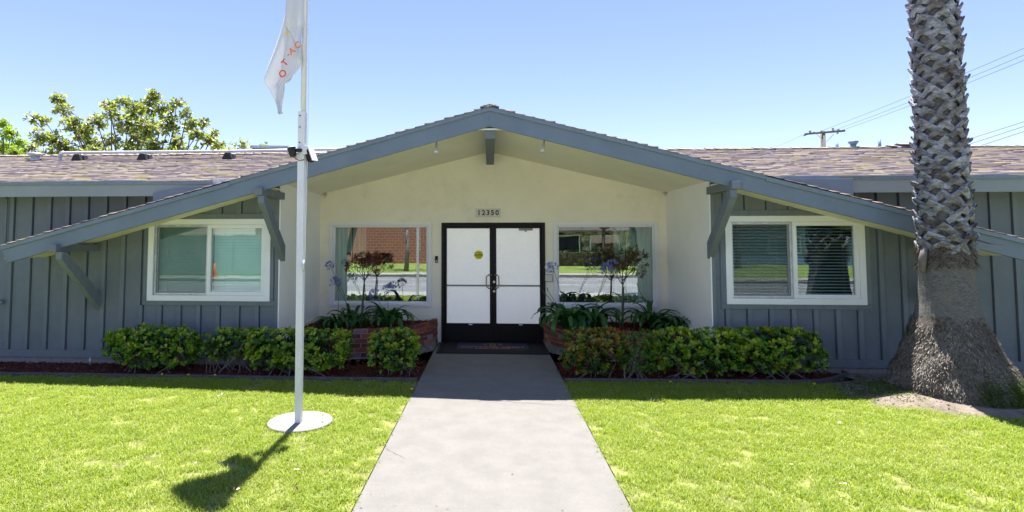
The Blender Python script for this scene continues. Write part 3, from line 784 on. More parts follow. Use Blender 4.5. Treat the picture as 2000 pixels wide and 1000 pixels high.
capg0 = capg.build('ridge_cap', 'cap', B, origin=(0, 0, 0)); capg0.location = (0, YR - .045 - YW, 3.705)
for k in range(1, 18): copyof(capg0, B, (0, YR - .045 + .17 * k - YW, 3.705 + random.uniform(-.004, .004)), (0, 0, random.uniform(-.03, .03)))
tag(capg0)

# ---- windows
def win_frame(x0, x1, z0, z1, y0, y1, t_, mb):
    mb.box((x0, y0, z0), (x1, y1, z0 + t_)); mb.box((x0, y0, z1 - t_), (x1, y1, z1))
    mb.box((x0, y0, z0 + t_), (x0 + t_, y1, z1 - t_)); mb.box((x1 - t_, y0, z0 + t_), (x1, y1, z1 - t_))
for (x0, x1, z0, z1) in (WINL, WINR):
    mb = MB(); win_frame(x0 - .012, x1 + .012, z0 - .012, z1 + .012, YW - .034, YW - .001, .085, mb)
    win_frame(x0 + .003, x1 - .003, z0 + .003, z1 - .003, YW - .0005, YW + .10, .066, mb)
    W = mb.build('window', 'vinyl', B, bevel=.003)
    xm = (x0 + x1) / 2 + .005
    mb = MB(); win_frame(xm - .03, x1 - .075, z0 + .075, z1 - .075, YW - .026, YW + .03, .055, mb); mb.build('sash', 'vinyl', W, bevel=.003)
    mb = MB(); mb.box((xm + .02, YW + .005, z0 + .125), (x1 - .127, YW + .011, z1 - .125)); mb.build('pane', 'glass2', W)
    mb = MB(); win_frame(x0 + .072, xm - .031, z0 + .075, z1 - .075, YW + .032, YW + .07, .040, mb); mb.build('sash', 'vinyl', W, bevel=.003)
    mb = MB(); mb.box((x0 + .108, YW + .046, z0 + .112), (xm - .068, YW + .052, z1 - .112)); mb.build('pane', 'glass2', W)
    mb = MB(); win_frame(x0 + .074, xm - .033, z0 + .077, z1 - .077, YW + .004, YW + .018, .028, mb); mb.build('screen_frame', 'galv', W)
    mb = MB(); mb.add([(x0 + .1, YW + .012, z0 + .1), (xm - .06, YW + .012, z0 + .1), (xm - .06, YW + .012, z1 - .1), (x0 + .1, YW + .012, z1 - .1)], [(0, 1, 2, 3)]); mb.build('insect_screen', 'screen', W)
for (x0, x1, z0, z1) in GW:
    mb = MB(); win_frame(x0, x1, z0, z1, YI - .03, YI - .001, .05, mb)
    win_frame(x0 + .03, x1 - .03, z0 + .03, z1 - .03, YI - .045, YI - .0305, .035, mb)
    win_frame(x0 + .002, x1 - .002, z0 + .002, z1 - .002, YI - .0005, YI + .08, .098, mb)
    W = mb.build('window', 'vinyl', B, bevel=.004)
    mb = MB(); mb.box((x0 + .095, YI + .02, z0 + .095), (x1 - .095, YI + .026, z1 - .095)); mb.build('pane', 'glass', W)

# ---- the double door
mb = MB()
mb.box((DX0, YI - .02, 0), (DX0 + .05, YI + .11, DZ)); mb.box((DX1 - .05, YI - .02, 0), (DX1, YI + .11, DZ)); mb.box((DX0 + .05, YI - .02, DZ - .05), (DX1 - .05, YI + .11, DZ))
mb.box((DX0 + .05, YI + .0, .0), (DX1 - .05, YI + .11, .012))
DF = mb.build('door_frame', 'bronze', B, bevel=.004)
xc = (DX0 + DX1) / 2
for s in (-1, 1):
    xa, xb = (DX0 + .052, xc - .003) if s < 0 else (xc + .003, DX1 - .052)
    ga, gb = (xa + .045, xb - .058) if s < 0 else (xa + .058, xb - .045)
    y0, y1 = YI + .035, YI + .08
    mb = MB(); mb.box((xa, y0, .016), (xb, y1, .345)); mb.box((xa, y0, 2.085), (xb, y1, DZ - .053)); mb.box((xa, y0, .345), (ga, y1, 2.085)); mb.box((gb, y0, .345), (xb, y1, 2.085))
    D = mb.build('door', 'bronze', B, bevel=.003)
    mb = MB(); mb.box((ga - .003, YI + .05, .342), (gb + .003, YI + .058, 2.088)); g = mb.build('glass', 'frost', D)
    mb = MB(); mb.box((ga, y0 - .004, 1.018), (gb, YI + .0495, 1.048)); mb.build('push_bar', 'grayplastic', D)
    hx = xb - .025 if s < 0 else xa + .025; ox = hx - s * -.07 * 1
    hx2 = hx + (-.095 if s < 0 else .075)
    mb = MB(); pts = [(hx, y0, 1.225), (hx, y0 - .045, 1.225), ((hx + hx2) / 2, y0 - .06, 1.235), (hx2, y0 - .06, 1.20), (hx2, y0 - .06, 1.02), ((hx + hx2) / 2, y0 - .06, .985), (hx, y0 - .045, .995), (hx, y0, .995)]
    mb.tube(pts, .0125, 10); mb.build('handle', 'pull', D, smooth=True)
    if s > 0:
        for zz in (1.10, .93):
            mb = MB(); mb.lathe([(.0, -.014), (.02, -.014), (.024, -.008), (.024, 0)], (hx - .01, y0, zz), 16, 'y'); mb.build('lock', 'steel', D)
        mb = MB(); mb.box((.53, YI + .0, 2.045), (.78, y0 - .001, 2.085)); mb.box((.64, YI + .005, 2.02), (.67, y0 - .001, 2.044)); mb.build('door_closer', 'grayplastic', D)
    mb = MB(); mb.box(((ga + gb) / 2 + .01, y0 - .003, .315), ((ga + gb) / 2 + .075, y0 - .0005, .335)); mb.build('name_tag', 'plastic', D)

# rooms behind the glass
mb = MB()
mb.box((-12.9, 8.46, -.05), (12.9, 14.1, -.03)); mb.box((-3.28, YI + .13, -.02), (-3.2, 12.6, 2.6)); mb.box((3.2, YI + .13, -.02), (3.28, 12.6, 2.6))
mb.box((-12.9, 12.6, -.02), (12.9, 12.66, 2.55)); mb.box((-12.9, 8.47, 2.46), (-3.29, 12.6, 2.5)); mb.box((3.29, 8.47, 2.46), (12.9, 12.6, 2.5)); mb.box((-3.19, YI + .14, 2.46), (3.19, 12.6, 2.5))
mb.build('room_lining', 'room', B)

# ---- curtains and blinds behind the panes
def curtain(x0, x1, z0, z1, y, mat, label, amp=.03, n=60, per=.09):
    mb = MB(); vs = []; fs = []
    for i in range(n + 1):
        x = x0 + (x1 - x0) * i / n; yy = y + amp * math.sin(x / per * 6.283 + .8 * math.sin(x * 7)) + .006 * random.random()
        vs += [(x, yy, z0), (x, yy, z1)]
    for i in range(n): fs.append((2 * i, 2 * i + 2, 2 * i + 3, 2 * i + 1))
    mb.add(vs, fs); o = mb.build('curtain', mat, origin=((x0 + x1) / 2, y, z0), smooth=True)
    so = o.modifiers.new('thick', 'SOLIDIFY'); so.thickness = .003
    tag(o, label, 'curtain')
curtain(-2.99, -2.62, .4, 2.3, 10.50, 'curtain', 'pale green pleated curtain at the left side of the window left of the doors')
curtain(-2.62, -2.36, .4, 2.3, 10.56, 'sheer', 'lighter sheer curtain beside the green one, left of the doors', .015, 40, .05)
curtain(2.50, 3.02, .4, 2.3, 10.50, 'curtain', 'pale green pleated curtain in the window right of the doors')
curtain(2.30, 2.50, .4, 2.3, 10.56, 'sheer', 'lighter sheer curtain beside the green one, right of the doors', .015, 40, .05)
def blind(x0, x1, z0, z1, y, mat, tilt, label, step=.045, sw=.048):
    t_ = thing('window_blind', label, 'window blind', ((x0 + x1) / 2, y, z1))
    m_ = MB(); c, s_ = math.cos(tilt) * sw / 2, math.sin(tilt) * sw / 2; L = (x1 - x0) / 2
    m_.add([(-L, -c, -s_), (L, -c, -s_), (L, 0, .003), (-L, 0, .003), (L, c, s_), (-L, c, s_)], [(0, 1, 2, 3), (3, 2, 4, 5)])
    s0 = m_.build('slat', mat, None, origin=(0, 0, 0)); s0.parent = t_; s0.location = (0, 0, -.04)
    k = 1
    while .04 + k * step < z1 - z0: copyof(s0, t_, (0, 0, -.04 - k * step)); k += 1
    m_ = MB(); m_.box((x0, y - .02, z1 - .02), (x1, y + .02, z1 + .02)); m_.build('head_rail', mat, t_)
    for fx in (.2, .8):
        m_ = MB(); xx = x0 + (x1 - x0) * fx; m_.tube([(xx, y - .027, z1), (xx, y - .027, z0)], .0015, 4); m_.build('cord', mat, t_)
blind(3.45, 4.35, 1.0, 2.16, YW + .13, 'blind', R(30), 'open horizontal slat blind behind the screened left half of the right grey wall window')
blind(4.39, 5.28, 1.0, 2.16, YW + .13, 'blind', R(20), 'open horizontal slat blind against a dark room, right half of the right grey wall window')
blind(-5.20, -4.30, 1.0, 2.16, YW + .13, 'teal', R(66), 'closed pale slat blind behind the screened left half of the left grey wall window')
blind(-4.28, -3.37, 1.0, 2.16, YW + .13, 'teal', R(66), 'closed pale slat blind in the bright right half of the left grey wall window')

# ================================================================== THINGS ON THE ENTRANCE WALL
pq = thing('house_number_sign', 'small tiled house number 12350 centred above the double doors', 'house number', (-.035, YI, 2.285))
mb = MB(); mb.box((-.275, YI - .012, 2.288), (.205, YI - .0005, 2.45)); mb.build('plaque', 'tile', pq, bevel=.003)
for i, ch in enumerate('12350'):
    cx = -.205 + i * .083 + .005
    mb = MB(); mb.box((cx - .038, YI - .016, 2.305), (cx + .038, YI - .0125, 2.433)); mb.build('number_tile', 'tile', pq, bevel=.002)
    text_mesh('digit', ch, .128, 'ink', pq, (cx, YI - .0165, 2.369), (R(90), 0, 0), .001, .0035)
for cx in (-.262, .192):
    mb = MB()
    for z in np.linspace(2.31, 2.43, 6): mb.box((cx - .008, YI - .015, z - .006), (cx + .008, YI - .0125, z + .006))
    mb.build('border_tile', 'soffit', pq)
st = thing('caution_sticker', 'round yellow automatic door caution sticker on the left door glass', 'sticker', (-.21, YI + .0495, 1.595))
mb = MB(); mb.lathe([(.082, -.001), (.082, -.0002)], (-.21, YI + .0495, 1.595), 32, 'y'); mb.build('disc', 'yellow', st)
mb = MB(); win_frame(-.285, -.135, 1.575, 1.612, YI + .0478, YI + .0484, .005, mb); mb.build('word_frame', 'ink', st)
text_mesh('lettering', 'AUTOMATIC', .026, 'ink', st, (-.21, YI + .048, 1.633), (R(90), 0, 0), .0003, .0006)
text_mesh('lettering', 'CAUTION', .034, 'ink', st, (-.21, YI + .048, 1.593), (R(90), 0, 0), .0003, .0012)
text_mesh('lettering', 'DOOR', .026, 'ink', st, (-.21, YI + .048, 1.555), (R(90), 0, 0), .0003, .0006)
bx = thing('intercom', 'small dark intercom box on the wall left of the doors', 'intercom', (-.985, YI, 1.45))
mb = MB(); mb.box((-1.012, YI - .025, 1.452), (-.962, YI - .0005, 1.575)); mb.build('case', 'bronze', bx, bevel=.004)
mb = MB(); mb.box((-1.0, YI - .028, 1.47), (-.974, YI - .0255, 1.50)); mb.build('button', 'pull', bx)
dr = thing('round_wall_plate', 'round white plate on the wall at the right door jamb', 'wall plate', (1.078, YI, 1.37))
mb = MB(); mb.lathe([(.066, -.03), (.082, -.022), (.085, -.0005)], (1.078, YI, 1.372), 28, 'y'); mb.build('cover', 'plastic', dr, smooth=True)
mb = MB(); mb.lathe([(.087, -.012), (.094, -.006), (.094, -.0004)], (1.078, YI, 1.372), 28, 'y'); mb.build('rim', 'steel', dr, smooth=True)
dr = thing('square_push_plate', 'square beige door push plate below the round plate at the right jamb', 'push plate', (1.065, YI, 1.12))
mb = MB(); mb.box((1.0, YI - .03, 1.12), (1.13, YI - .0215, 1.24)); mb.build('plate', 'tile', dr, bevel=.004)
mb = MB(); mb.box((.995, YI - .021, 1.115), (1.135, YI - .0006, 1.245)); mb.build('back_box', 'bronze', dr)
for cx, lab in ((-2.305, 'round white blank cover plate high on the wall above the left window'), (2.37, 'round white blank cover plate high on the wall above the right window')):
    q = thing('cover_plate', lab, 'cover plate', (cx, YI, 2.69))
    mb = MB(); mb.lathe([(.052, -.010), (.062, -.007), (.064, -.0005)], (cx, YI, 2.69), 24, 'y'); mb.build('disc', 'stucco', q, smooth=True)
    mb = MB(); mb.lathe([(.006, -.014), (.008, -.0105)], (cx, YI, 2.69), 8, 'y'); mb.build('screw', 'grayplastic', q)
for cx, s, lab in ((-3.075, -1, 'small grey corner floodlight high in the left corner of the recess'), (3.145, 1, 'small grey corner floodlight high in the right corner of the recess')):
    q = thing('corner_floodlight', lab, 'floodlight', (cx, YI, 2.78))
    mb = MB(); mb.lathe([(.045, 0), (.048, .012), (.02, .03), (.012, .05)], (cx, YI - .09, 2.70), 16); mb.build('shade', 'galv', q, smooth=True)
    mb = MB(); mb.tube([(cx, YI - .09, 2.745), (cx, YI - .05, 2.76), (cx, YI - .003, 2.75)], .012, 8); mb.build('arm', 'grayplastic', q, smooth=True)
    mb = MB(); mb.tube([(cx, YI - .09, 2.70), (cx + .004, YI - .09, 2.66)], [.018, .010], 10); mb.build('bulb', 'lens', q, smooth=True)
for cx, dx, lab in ((-.745, -.006, 'small silver spotlight hanging under the gable board left of the ridge beam'), (.755, -.03, 'small silver spotlight hanging under the gable board right of the ridge beam')):
    q = thing('hanging_spotlight', lab, 'spotlight', (cx, 7.75, 3.30))
    zt = rake(cx, 3.41) + .05
    mb = MB(); mb.tube([(cx, 7.75, zt), (cx, 7.75, zt - .06)], .012, 8); mb.build('mount', 'grayplastic', q)
    mb = MB(); mb.tube([(cx, 7.75, zt - .055), (cx + dx * .6, 7.74, zt - .145), (cx + dx, 7.735, zt - .175)], [.020, .028, .045], 16); mb.build('lamp_body', 'steel', q, smooth=True)
    mb = MB(); mb.tube([(cx + dx, 7.735, zt - .1755), (cx + dx * 1.02, 7.734, zt - .180)], [.042, .030], 16); mb.build('lens', 'lens', q, smooth=True)

# ---- door mat
dm = thing('door_mat', 'dark rubber door mat with a blue COTTAGE CREST print in front of the doors', 'door mat', (.035, 9.75, 0))
mb = MB(); mb.box((-.895, 9.27, .001), (.965, 10.26, .013)); mb.build('mat', 'mat', dm, bevel=.004)
mb = MB()
for a, b in (((-.895, 9.27), (-.862, 10.26)), ((.932, 9.27), (.965, 10.26))): mb.box((a[0], a[1], .0135), (b[0], b[1], .016))
mb.build('border', 'black', dm)
mb = MB(); mb.box((-.575, 9.60, .0132), (.655, 10.20, .0155)); mb.build('printed_panel', 'matprint', dm)
text_mesh('lettering', 'COTTAGE CREST', .142, 'orange', dm, (.04, 9.80, .0165), (0, 0, 0), .0005, .002)
text_mesh('lettering', 'POST-ACUTE', .085, 'orange', dm, (.04, 9.665, .0165), (0, 0, 0), .0005, .001, 1.2)
mb = MB()
def ring(cx, cy, rx, ry, a0, a1, t_, z=.0165, n=28):
    vs = []
    for i in range(n + 1):
        a = R(a0 + (a1 - a0) * i / n)
        vs += [(cx + rx * math.cos(a), cy + ry * math.sin(a), z), (cx + (rx - t_) * math.cos(a), cy + (ry - t_) * math.sin(a), z)]
    mb.add(vs, [(2 * i, 2 * i + 2, 2 * i + 3, 2 * i + 1) for i in range(n)])
ring(.04, 9.99, .055, .075, 0, 360, .014); ring(.04, 10.06, .16, .12, 180, 225, .016); ring(.04, 10.06, .16, .12, 315, 360, .016)
ring(.04, 10.02, .105, .155, 50, 130, .014); ring(.04, 9.99, .17, .15, 20, 60, .013); ring(.04, 9.99, .17, .15, 120, 160, .013)
mb.build('crest', 'gold', dm)

# small grey fitting at the far left wall, conduit, hose stub
q = thing('wall_tap', 'small grey round fitting on the siding at the far left edge', 'wall fitting', (-7.62, YW - .05, .9))
mb = MB(); mb.tube([(-7.62, YW - .0215, .90), (-7.60, YW - .09, .90)], [.035, .030], 14); mb.build('body', 'galv', q, smooth=True)
mb = MB(); mb.tube([(-7.60, YW - .09, .90), (-7.52, YW - .10, .905)], [.022, .018], 10); mb.build('spout', 'grayplastic', q, smooth=True)
q = thing('conduit', 'thin grey conduit running down the siding at the far left', 'conduit', (-7.56, YW, 1.7))
mb = MB(); mb.tube([(-7.60, YW - .02, 2.55), (-7.575, YW - .03, 2.49), (-7.57, YW - .03, 1.60)], .011, 8); mb.build('pipe', 'fasciatrim', q, smooth=True)
q = thing('ground_stub_pipe', 'short upright grey pipe stub in the mulch at the left wall', 'pipe', (-6.06, 8.22, -.02))
mb = MB(); mb.tube([(-6.06, 8.22, -.03), (-6.06, 8.22, .085)], .014, 8); mb.build('pipe', 'galv', q, smooth=True)

# ================================================================== BRICK PLANTERS
def planter(s, label):
    P = thing('brick_planter', label, 'planter', (s * 2.2, 9.6, 0))
    cx, cy, a, b, n = -XR, YI, 2.22, 1.54, 2.35
    def pt(t_, off=0):
        ct, sn = max(0, math.cos(t_)), max(0, math.sin(t_))
        return Vector((cx + (a + off) * ct ** (2 / n), cy - (b + off) * sn ** (2 / n)))
    # arc-length table
    T = [i / 400 * math.pi / 2 for i in range(401)]; Pt = [pt(t_) for t_ in T]; D_ = [0]
    for i in range(400): D_.append(D_[-1] + (Pt[i + 1] - Pt[i]).length)
    def atlen(l):
        i = int(np.searchsorted(D_, l)); i = min(max(i, 1), 400)
        f = (l - D_[i - 1]) / max(1e-6, D_[i] - D_[i - 1]); p = Pt[i - 1].lerp(Pt[i], f); d = (Pt[i] - Pt[i - 1]).normalized(); return p, d
    total = D_[-1]; hh = .0745; bh = .064
    # mortar core
    mb = MB(); vs = []; N = 60
    for i in range(N + 1):
        p, d = atlen(total * i / N * .998 + .001); nrm = Vector((-d.y, d.x))
        if nrm.dot(p - Vector((cx, cy))) > 0: nrm = -nrm
        o_ = p + nrm * .008; q_ = p + nrm * .088
        vs += [(s * -o_.x if s > 0 else o_.x, o_.y, -.08), (s * -o_.x if s > 0 else o_.x, o_.y, .434), (s * -q_.x if s > 0 else q_.x, q_.y, .434), (s * -q_.x if s > 0 else q_.x, q_.y, -.08)]
    fs = [(4 * i + k, 4 * i + (k + 1) % 4, 4 * i + 4 + (k + 1) % 4, 4 * i + 4 + k) for i in range(N) for k in range(4)]
    mb.add(vs, fs); mb.build('mortar_core', 'mortar', P)
    # bricks: five mesh variants shared by all bricks, each brick its own object
    protos = []
    for k in range(10):
        m_ = MB(); L, W_, H_ = .098, .0475, bh / 2; j = lambda: random.uniform(-.0025, .0025)
        v8 = [(sx * L + j(), sy * W_ + j(), sz * H_ + j()) for sz in (-1, 1) for sx, sy in ((-1, -1), (1, -1), (1, 1), (-1, 1))]
        m_.add(v8, [(0, 3, 2, 1), (4, 5, 6, 7), (0, 1, 5, 4), (1, 2, 6, 5), (2, 3, 7, 6), (3, 0, 4, 7)], (k + .5) / 10 if k < 8 else (.86 if k == 8 else .97))
        o = m_.build('brick', 'brick', None, origin=(0, 0, 0), bevel=.004); C.objects.unlink(o); protos.append(o)
    for c in range(6):
        l = .11 + (0 if c % 2 else .107); z = .44 - hh * c - bh / 2
        if z < -.03: break
        while l < total - .03:
            p, d = atlen(l); nrm = Vector((-d.y, d.x))
            if nrm.dot(p - Vector((cx, cy))) > 0: nrm = -nrm
            p = p + nrm * (.0475 + random.uniform(-.004, .004)); ang = math.atan2(d.y, d.x)
            low = c >= 3 and l < .9
            pr = protos[random.choice((8, 9, 8, 1, 3)) if low and random.random() < .7 else (random.randrange(0, 8) if random.random() < .93 else 8)]
            X = -p.x if s > 0 else p.x; A_ = math.pi - ang if s > 0 else ang
            br = pr.copy(); link(br, P); br.location = Vector((X, p.y, z)) - P.location
            br.rotation_euler = (random.uniform(-.02, .02), random.uniform(-.015, .015), A_ + random.uniform(-.015, .015))
            l += .2145
    # rough footing between the lowest bricks and the path
    mb = MB(); vs = []; fs = []; N = 30
    for i in range(N + 1):
        p, d = atlen(.25 + .75 * i / N); nrm = Vector((-d.y, d.x))
        if nrm.dot(p - Vector((cx, cy))) < 0: nrm = -nrm
        for k in range(6):
            o_ = p + nrm * (.005 + .030 * k * (1 - i / N * .4)); zz = .10 * (1 - k / 5) ** 1.2 + .02 * mnoise.noise(Vector((o_.x * 14, o_.y * 14, k)))
            xx = min(o_.x, PX0 - .012); vs.append((-xx if s > 0 else xx, o_.y, zz - .02))
    for i in range(N):
        for k in range(5): fs.append((6 * i + k, 6 * i + k + 1, 6 * i + k + 7, 6 * i + k + 6))
    mb.add(vs, fs); mb.build('footing', 'stone', P)
    # soil and mulch inside
    pts = [(cx, cy)] + [tuple(pt(math.pi / 2 * i / 24, -.085)) for i in range(25)]
    pts = [((-x if s > 0 else x), y) for x, y in pts]
    mb = MB(); mb.add([(x, y, .385) for x, y in pts], [tuple(range(len(pts)))]); mb.build('planter_soil', 'mulchbase', P)
    def inside(x, y):
        X = -x if s > 0 else x
        return ((X - cx) / (a - .1)) ** n + ((cy - y) / (b - .1)) ** n < 1 and X > cx + .01 and y < cy - .01
    ch = chips('planter_mulch', inside, *sorted((s * .95, s * 3.17)), 8.8, 10.29, .385, 3300, P)
    return P
planter(-1, 'curved red brick planter left of the doors, with brown-leaved tree and blue flowers')
planter(1, 'curved red brick planter right of the doors, half hidden by the hedge')
# thin mortar ledge where walls meet planters
for s in (-1, 1):
    mb = MB(); a, b = sorted((s * (XR - .03), s * (XR - .0005))); mb.box((a, 8.76, .0), (b, YI - .001, .455)); mb.build('ledge', 'stucco', B)

# ================================================================== PLANTS
def strip_leaf(L, W, droop, seed):
    rs = random.Random(seed); V = []; F_ = []; n = 9; x = z = 0; a = R(rs.uniform(58, 80))
    for i in range(n + 1):
        t_ = i / n; wd = W * (.55 + .8 * t_) * (1 - t_) ** .45 if t_ > .5 else W * (.55 + .8 * t_) * .75
        if i == n: wd = .0005
        V += [(x, -wd, z + wd * .35), (x, 0, z), (x, wd, z + wd * .35)]
        a -= droop / n * (.4 + 1.5 * t_); x += L / n * math.cos(a); z += L / n * math.sin(a)
    for i in range(n):
        for k in range(2): F_.append((3 * i + k, 3 * i + k + 1, 3 * i + k + 4, 3 * i + k + 3))
    return V, F_
STRAPS = []
for k in range(8):
    V, F_ = strip_leaf(1.0, .078 + .012 * (k % 3), R(95 + 16 * k), k)
    m_ = MB(); m_.add(V, F_, k / 8 + .05); o = m_.build('leaf', 'strap', None, origin=(0, 0, 0), smooth=True); C.objects.unlink(o); STRAPS.append(o)
def umbel_mats(c, rad, n, fwd_bias=.25):
    mats = []
    for _ in range(n):
        d = rdir(); d.z = d.z * .8 + fwd_bias; d.normalize()
        p = Vector(c) + d * rad * random.uniform(.55, .8)
        for q in range(5):
            e = (d + rdir() * .55).normalized(); mats.append(frame_mat(p, e, rdir(), (rad * .6, .030, .02)))
    return mats
def agapanthus(x, y, z, n, size, flowers, label, spread=.09, lo=0):
    P = thing('agapanthus', label, 'plant', (x, y, z), 'strap leaved plants in the planters')
    for k in range(n):
        a = k * 2.39996 + random.uniform(-.3, .3); s = size * random.uniform(.75, 1.15)
        src = STRAPS[random.randrange(lo, 8)]
        o = src.copy(); link(o, P); r = spread * math.sqrt(random.random())
        o.location = (r * math.cos(a), r * math.sin(a), 0); o.scale = (s, s * random.uniform(.85, 1.1), s)
        o.rotation_euler = (random.uniform(-.15, .15), random.uniform(-.25, .1), a)
    for (dx, dy, hz, rad) in flowers:
        top = Vector((x + dx, y + dy, z + hz))
        mb = MB(); mid = Vector((x + dx * .35, y + dy * .35, z + hz * .5))
        mb.tube([(x + dx * .05, y, z + .02), mid, top], [.0055, .0045, .004], 6); st_ = mb.build('flower_stem', 'stem', P, smooth=True)
        if rad > 0:
            scatter('flower_head', 'flowerblue', LANCE_V, LANCE_F, umbel_mats(top, rad, 34), st_, None)
            mats = [frame_mat(top, (d := rdir()), rdir(), (rad * .6, .010, .01)) for _ in range(26)]
            sc = scatter('flower_stalks', 'stem', LANCE_V, LANCE_F, mats, st_, None)
        else:
            mb = MB(); mb.tube([top, top + Vector((-.004, 0, .05))], [.009, .004], 6); mb.build('flower_bud', 'stem', st_, smooth=True)
agapanthus(-2.52, 9.22, .40, 32, .47, [(-.05, .15, .69, 0.0)], 'strap-leaved plant at the front left corner of the left planter')
agapanthus(-2.42, 9.75, .40, 28, .50, [(-.42, .05, 1.02, .075), (-.30, .0, .72, .095)], 'strap-leaved plant with two tall pale blue flower heads beside the white side wall')
agapanthus(-1.73, 9.45, .41, 34, .62, [(-.22, .0, .53, .10), (-.02, .12, .60, .095)], 'strap-leaved plant with low blue flower heads in the middle of the left planter')
agapanthus(1.26, 9.30, .43, 46, .74, [(-.24, -.1, 1.00, .085), (-.45, -.12, .66, 0.0), (-.33, -.1, .62, 0)], 'large strap-leaved plant spilling over the rim beside the doors')
agapanthus(1.66, 9.40, .43, 40, .72, [(.30, .15, .93, .11), (.40, .2, 1.02, .09)], 'large strap-leaved plant with tall blue flower heads under the right window')
agapanthus(2.72, 9.70, .41, 34, .66, [(-.2, .1, .68, 0)], 'strap-leaved plant right of the little bronze-leaved tree')
agapanthus(2.98, 9.40, .40, 30, .46, [], 'strap-leaved plant in the right corner of the right planter')

def branch(mb, p, d, L, r, depth, tips, spread=.55, n=3, up=.15):
    pts = [Vector(p)]; dd = Vector(d).normalized(); k = 4
    for i in range(k):
        dd = (dd + rdir() * .16 + Vector((0, 0, up * .3))).normalized(); pts.append(pts[-1] + dd * L / k)
    mb.tube(pts, [r * (1 - .45 * i / k) for i in range(k + 1)], 5 if r < .02 else 7, False)
    if depth == 0: tips.append((pts[-1], dd)); return
    for i in range(n):
        e = (dd + rdir() * spread).normalized(); j = random.choice((2, 3, 4)) if i else 4
        branch(mb, pts[j], e, L * random.uniform(.6, .85), r * .55, depth - 1, tips, spread, n, up)
def small_tree(x, y, z, zt, crown_r, mat, label, nleaf, lean, rz):
    P = thing('small_tree', label, 'small tree', (x, y, z))
    mb = MB(); top = Vector((x + lean, y, zt))
    mb.tube([(x, y, z - .02), (x + lean * .3, y, z + (zt - z) * .5), top], [.017, .015, .012], 8); mb.build('trunk', 'wood', P, smooth=True)
    mb = MB(); mb.tube([(x + .012, y - .02, z), (x + .012 + lean, y - .02, zt - .1)], .008, 6); mb.build('stake', 'stem', P)
    tips = []; mb = MB()
    for i in range(9):
        a = i * 2.4; e = Vector((math.cos(a), math.sin(a) * .8, random.uniform(.5, 3.2)))
        branch(mb, top - Vector((0, 0, .10 * random.random())), e, crown_r * .75, .007, 2, tips, .8, 3, .1)
    mb.build('branches', 'darktwig', P)
    mats = []
    cc = top + Vector((0, 0, rz * .72))
    for _ in range(nleaf):
        t_, d = random.choice(tips); p = t_ + rdir() * random.uniform(0, .055)
        v = p - cc
        if v.x ** 2 / crown_r ** 2 + v.y ** 2 / crown_r ** 2 + v.z ** 2 / rz ** 2 > 1.3: continue
        f = rdir(); f.z -= .7; mats.append(frame_mat(p, f, rdir(), (random.uniform(.03, .055), random.uniform(.028, .045), .05)))
    scatter('foliage', mat, LANCE_V, LANCE_F, mats, P, 'stuff')
small_tree(-2.26, 9.78, .40, 1.20, .31, 'deadleaf', 'slender staked tree with dry brown leaves in the left planter', 1500, .05, .42)
small_tree(2.27, 9.86, .40, 1.16, .42, 'mixleaf', 'small staked tree with bronze and green leaves in the right planter', 2400, .02, .38)

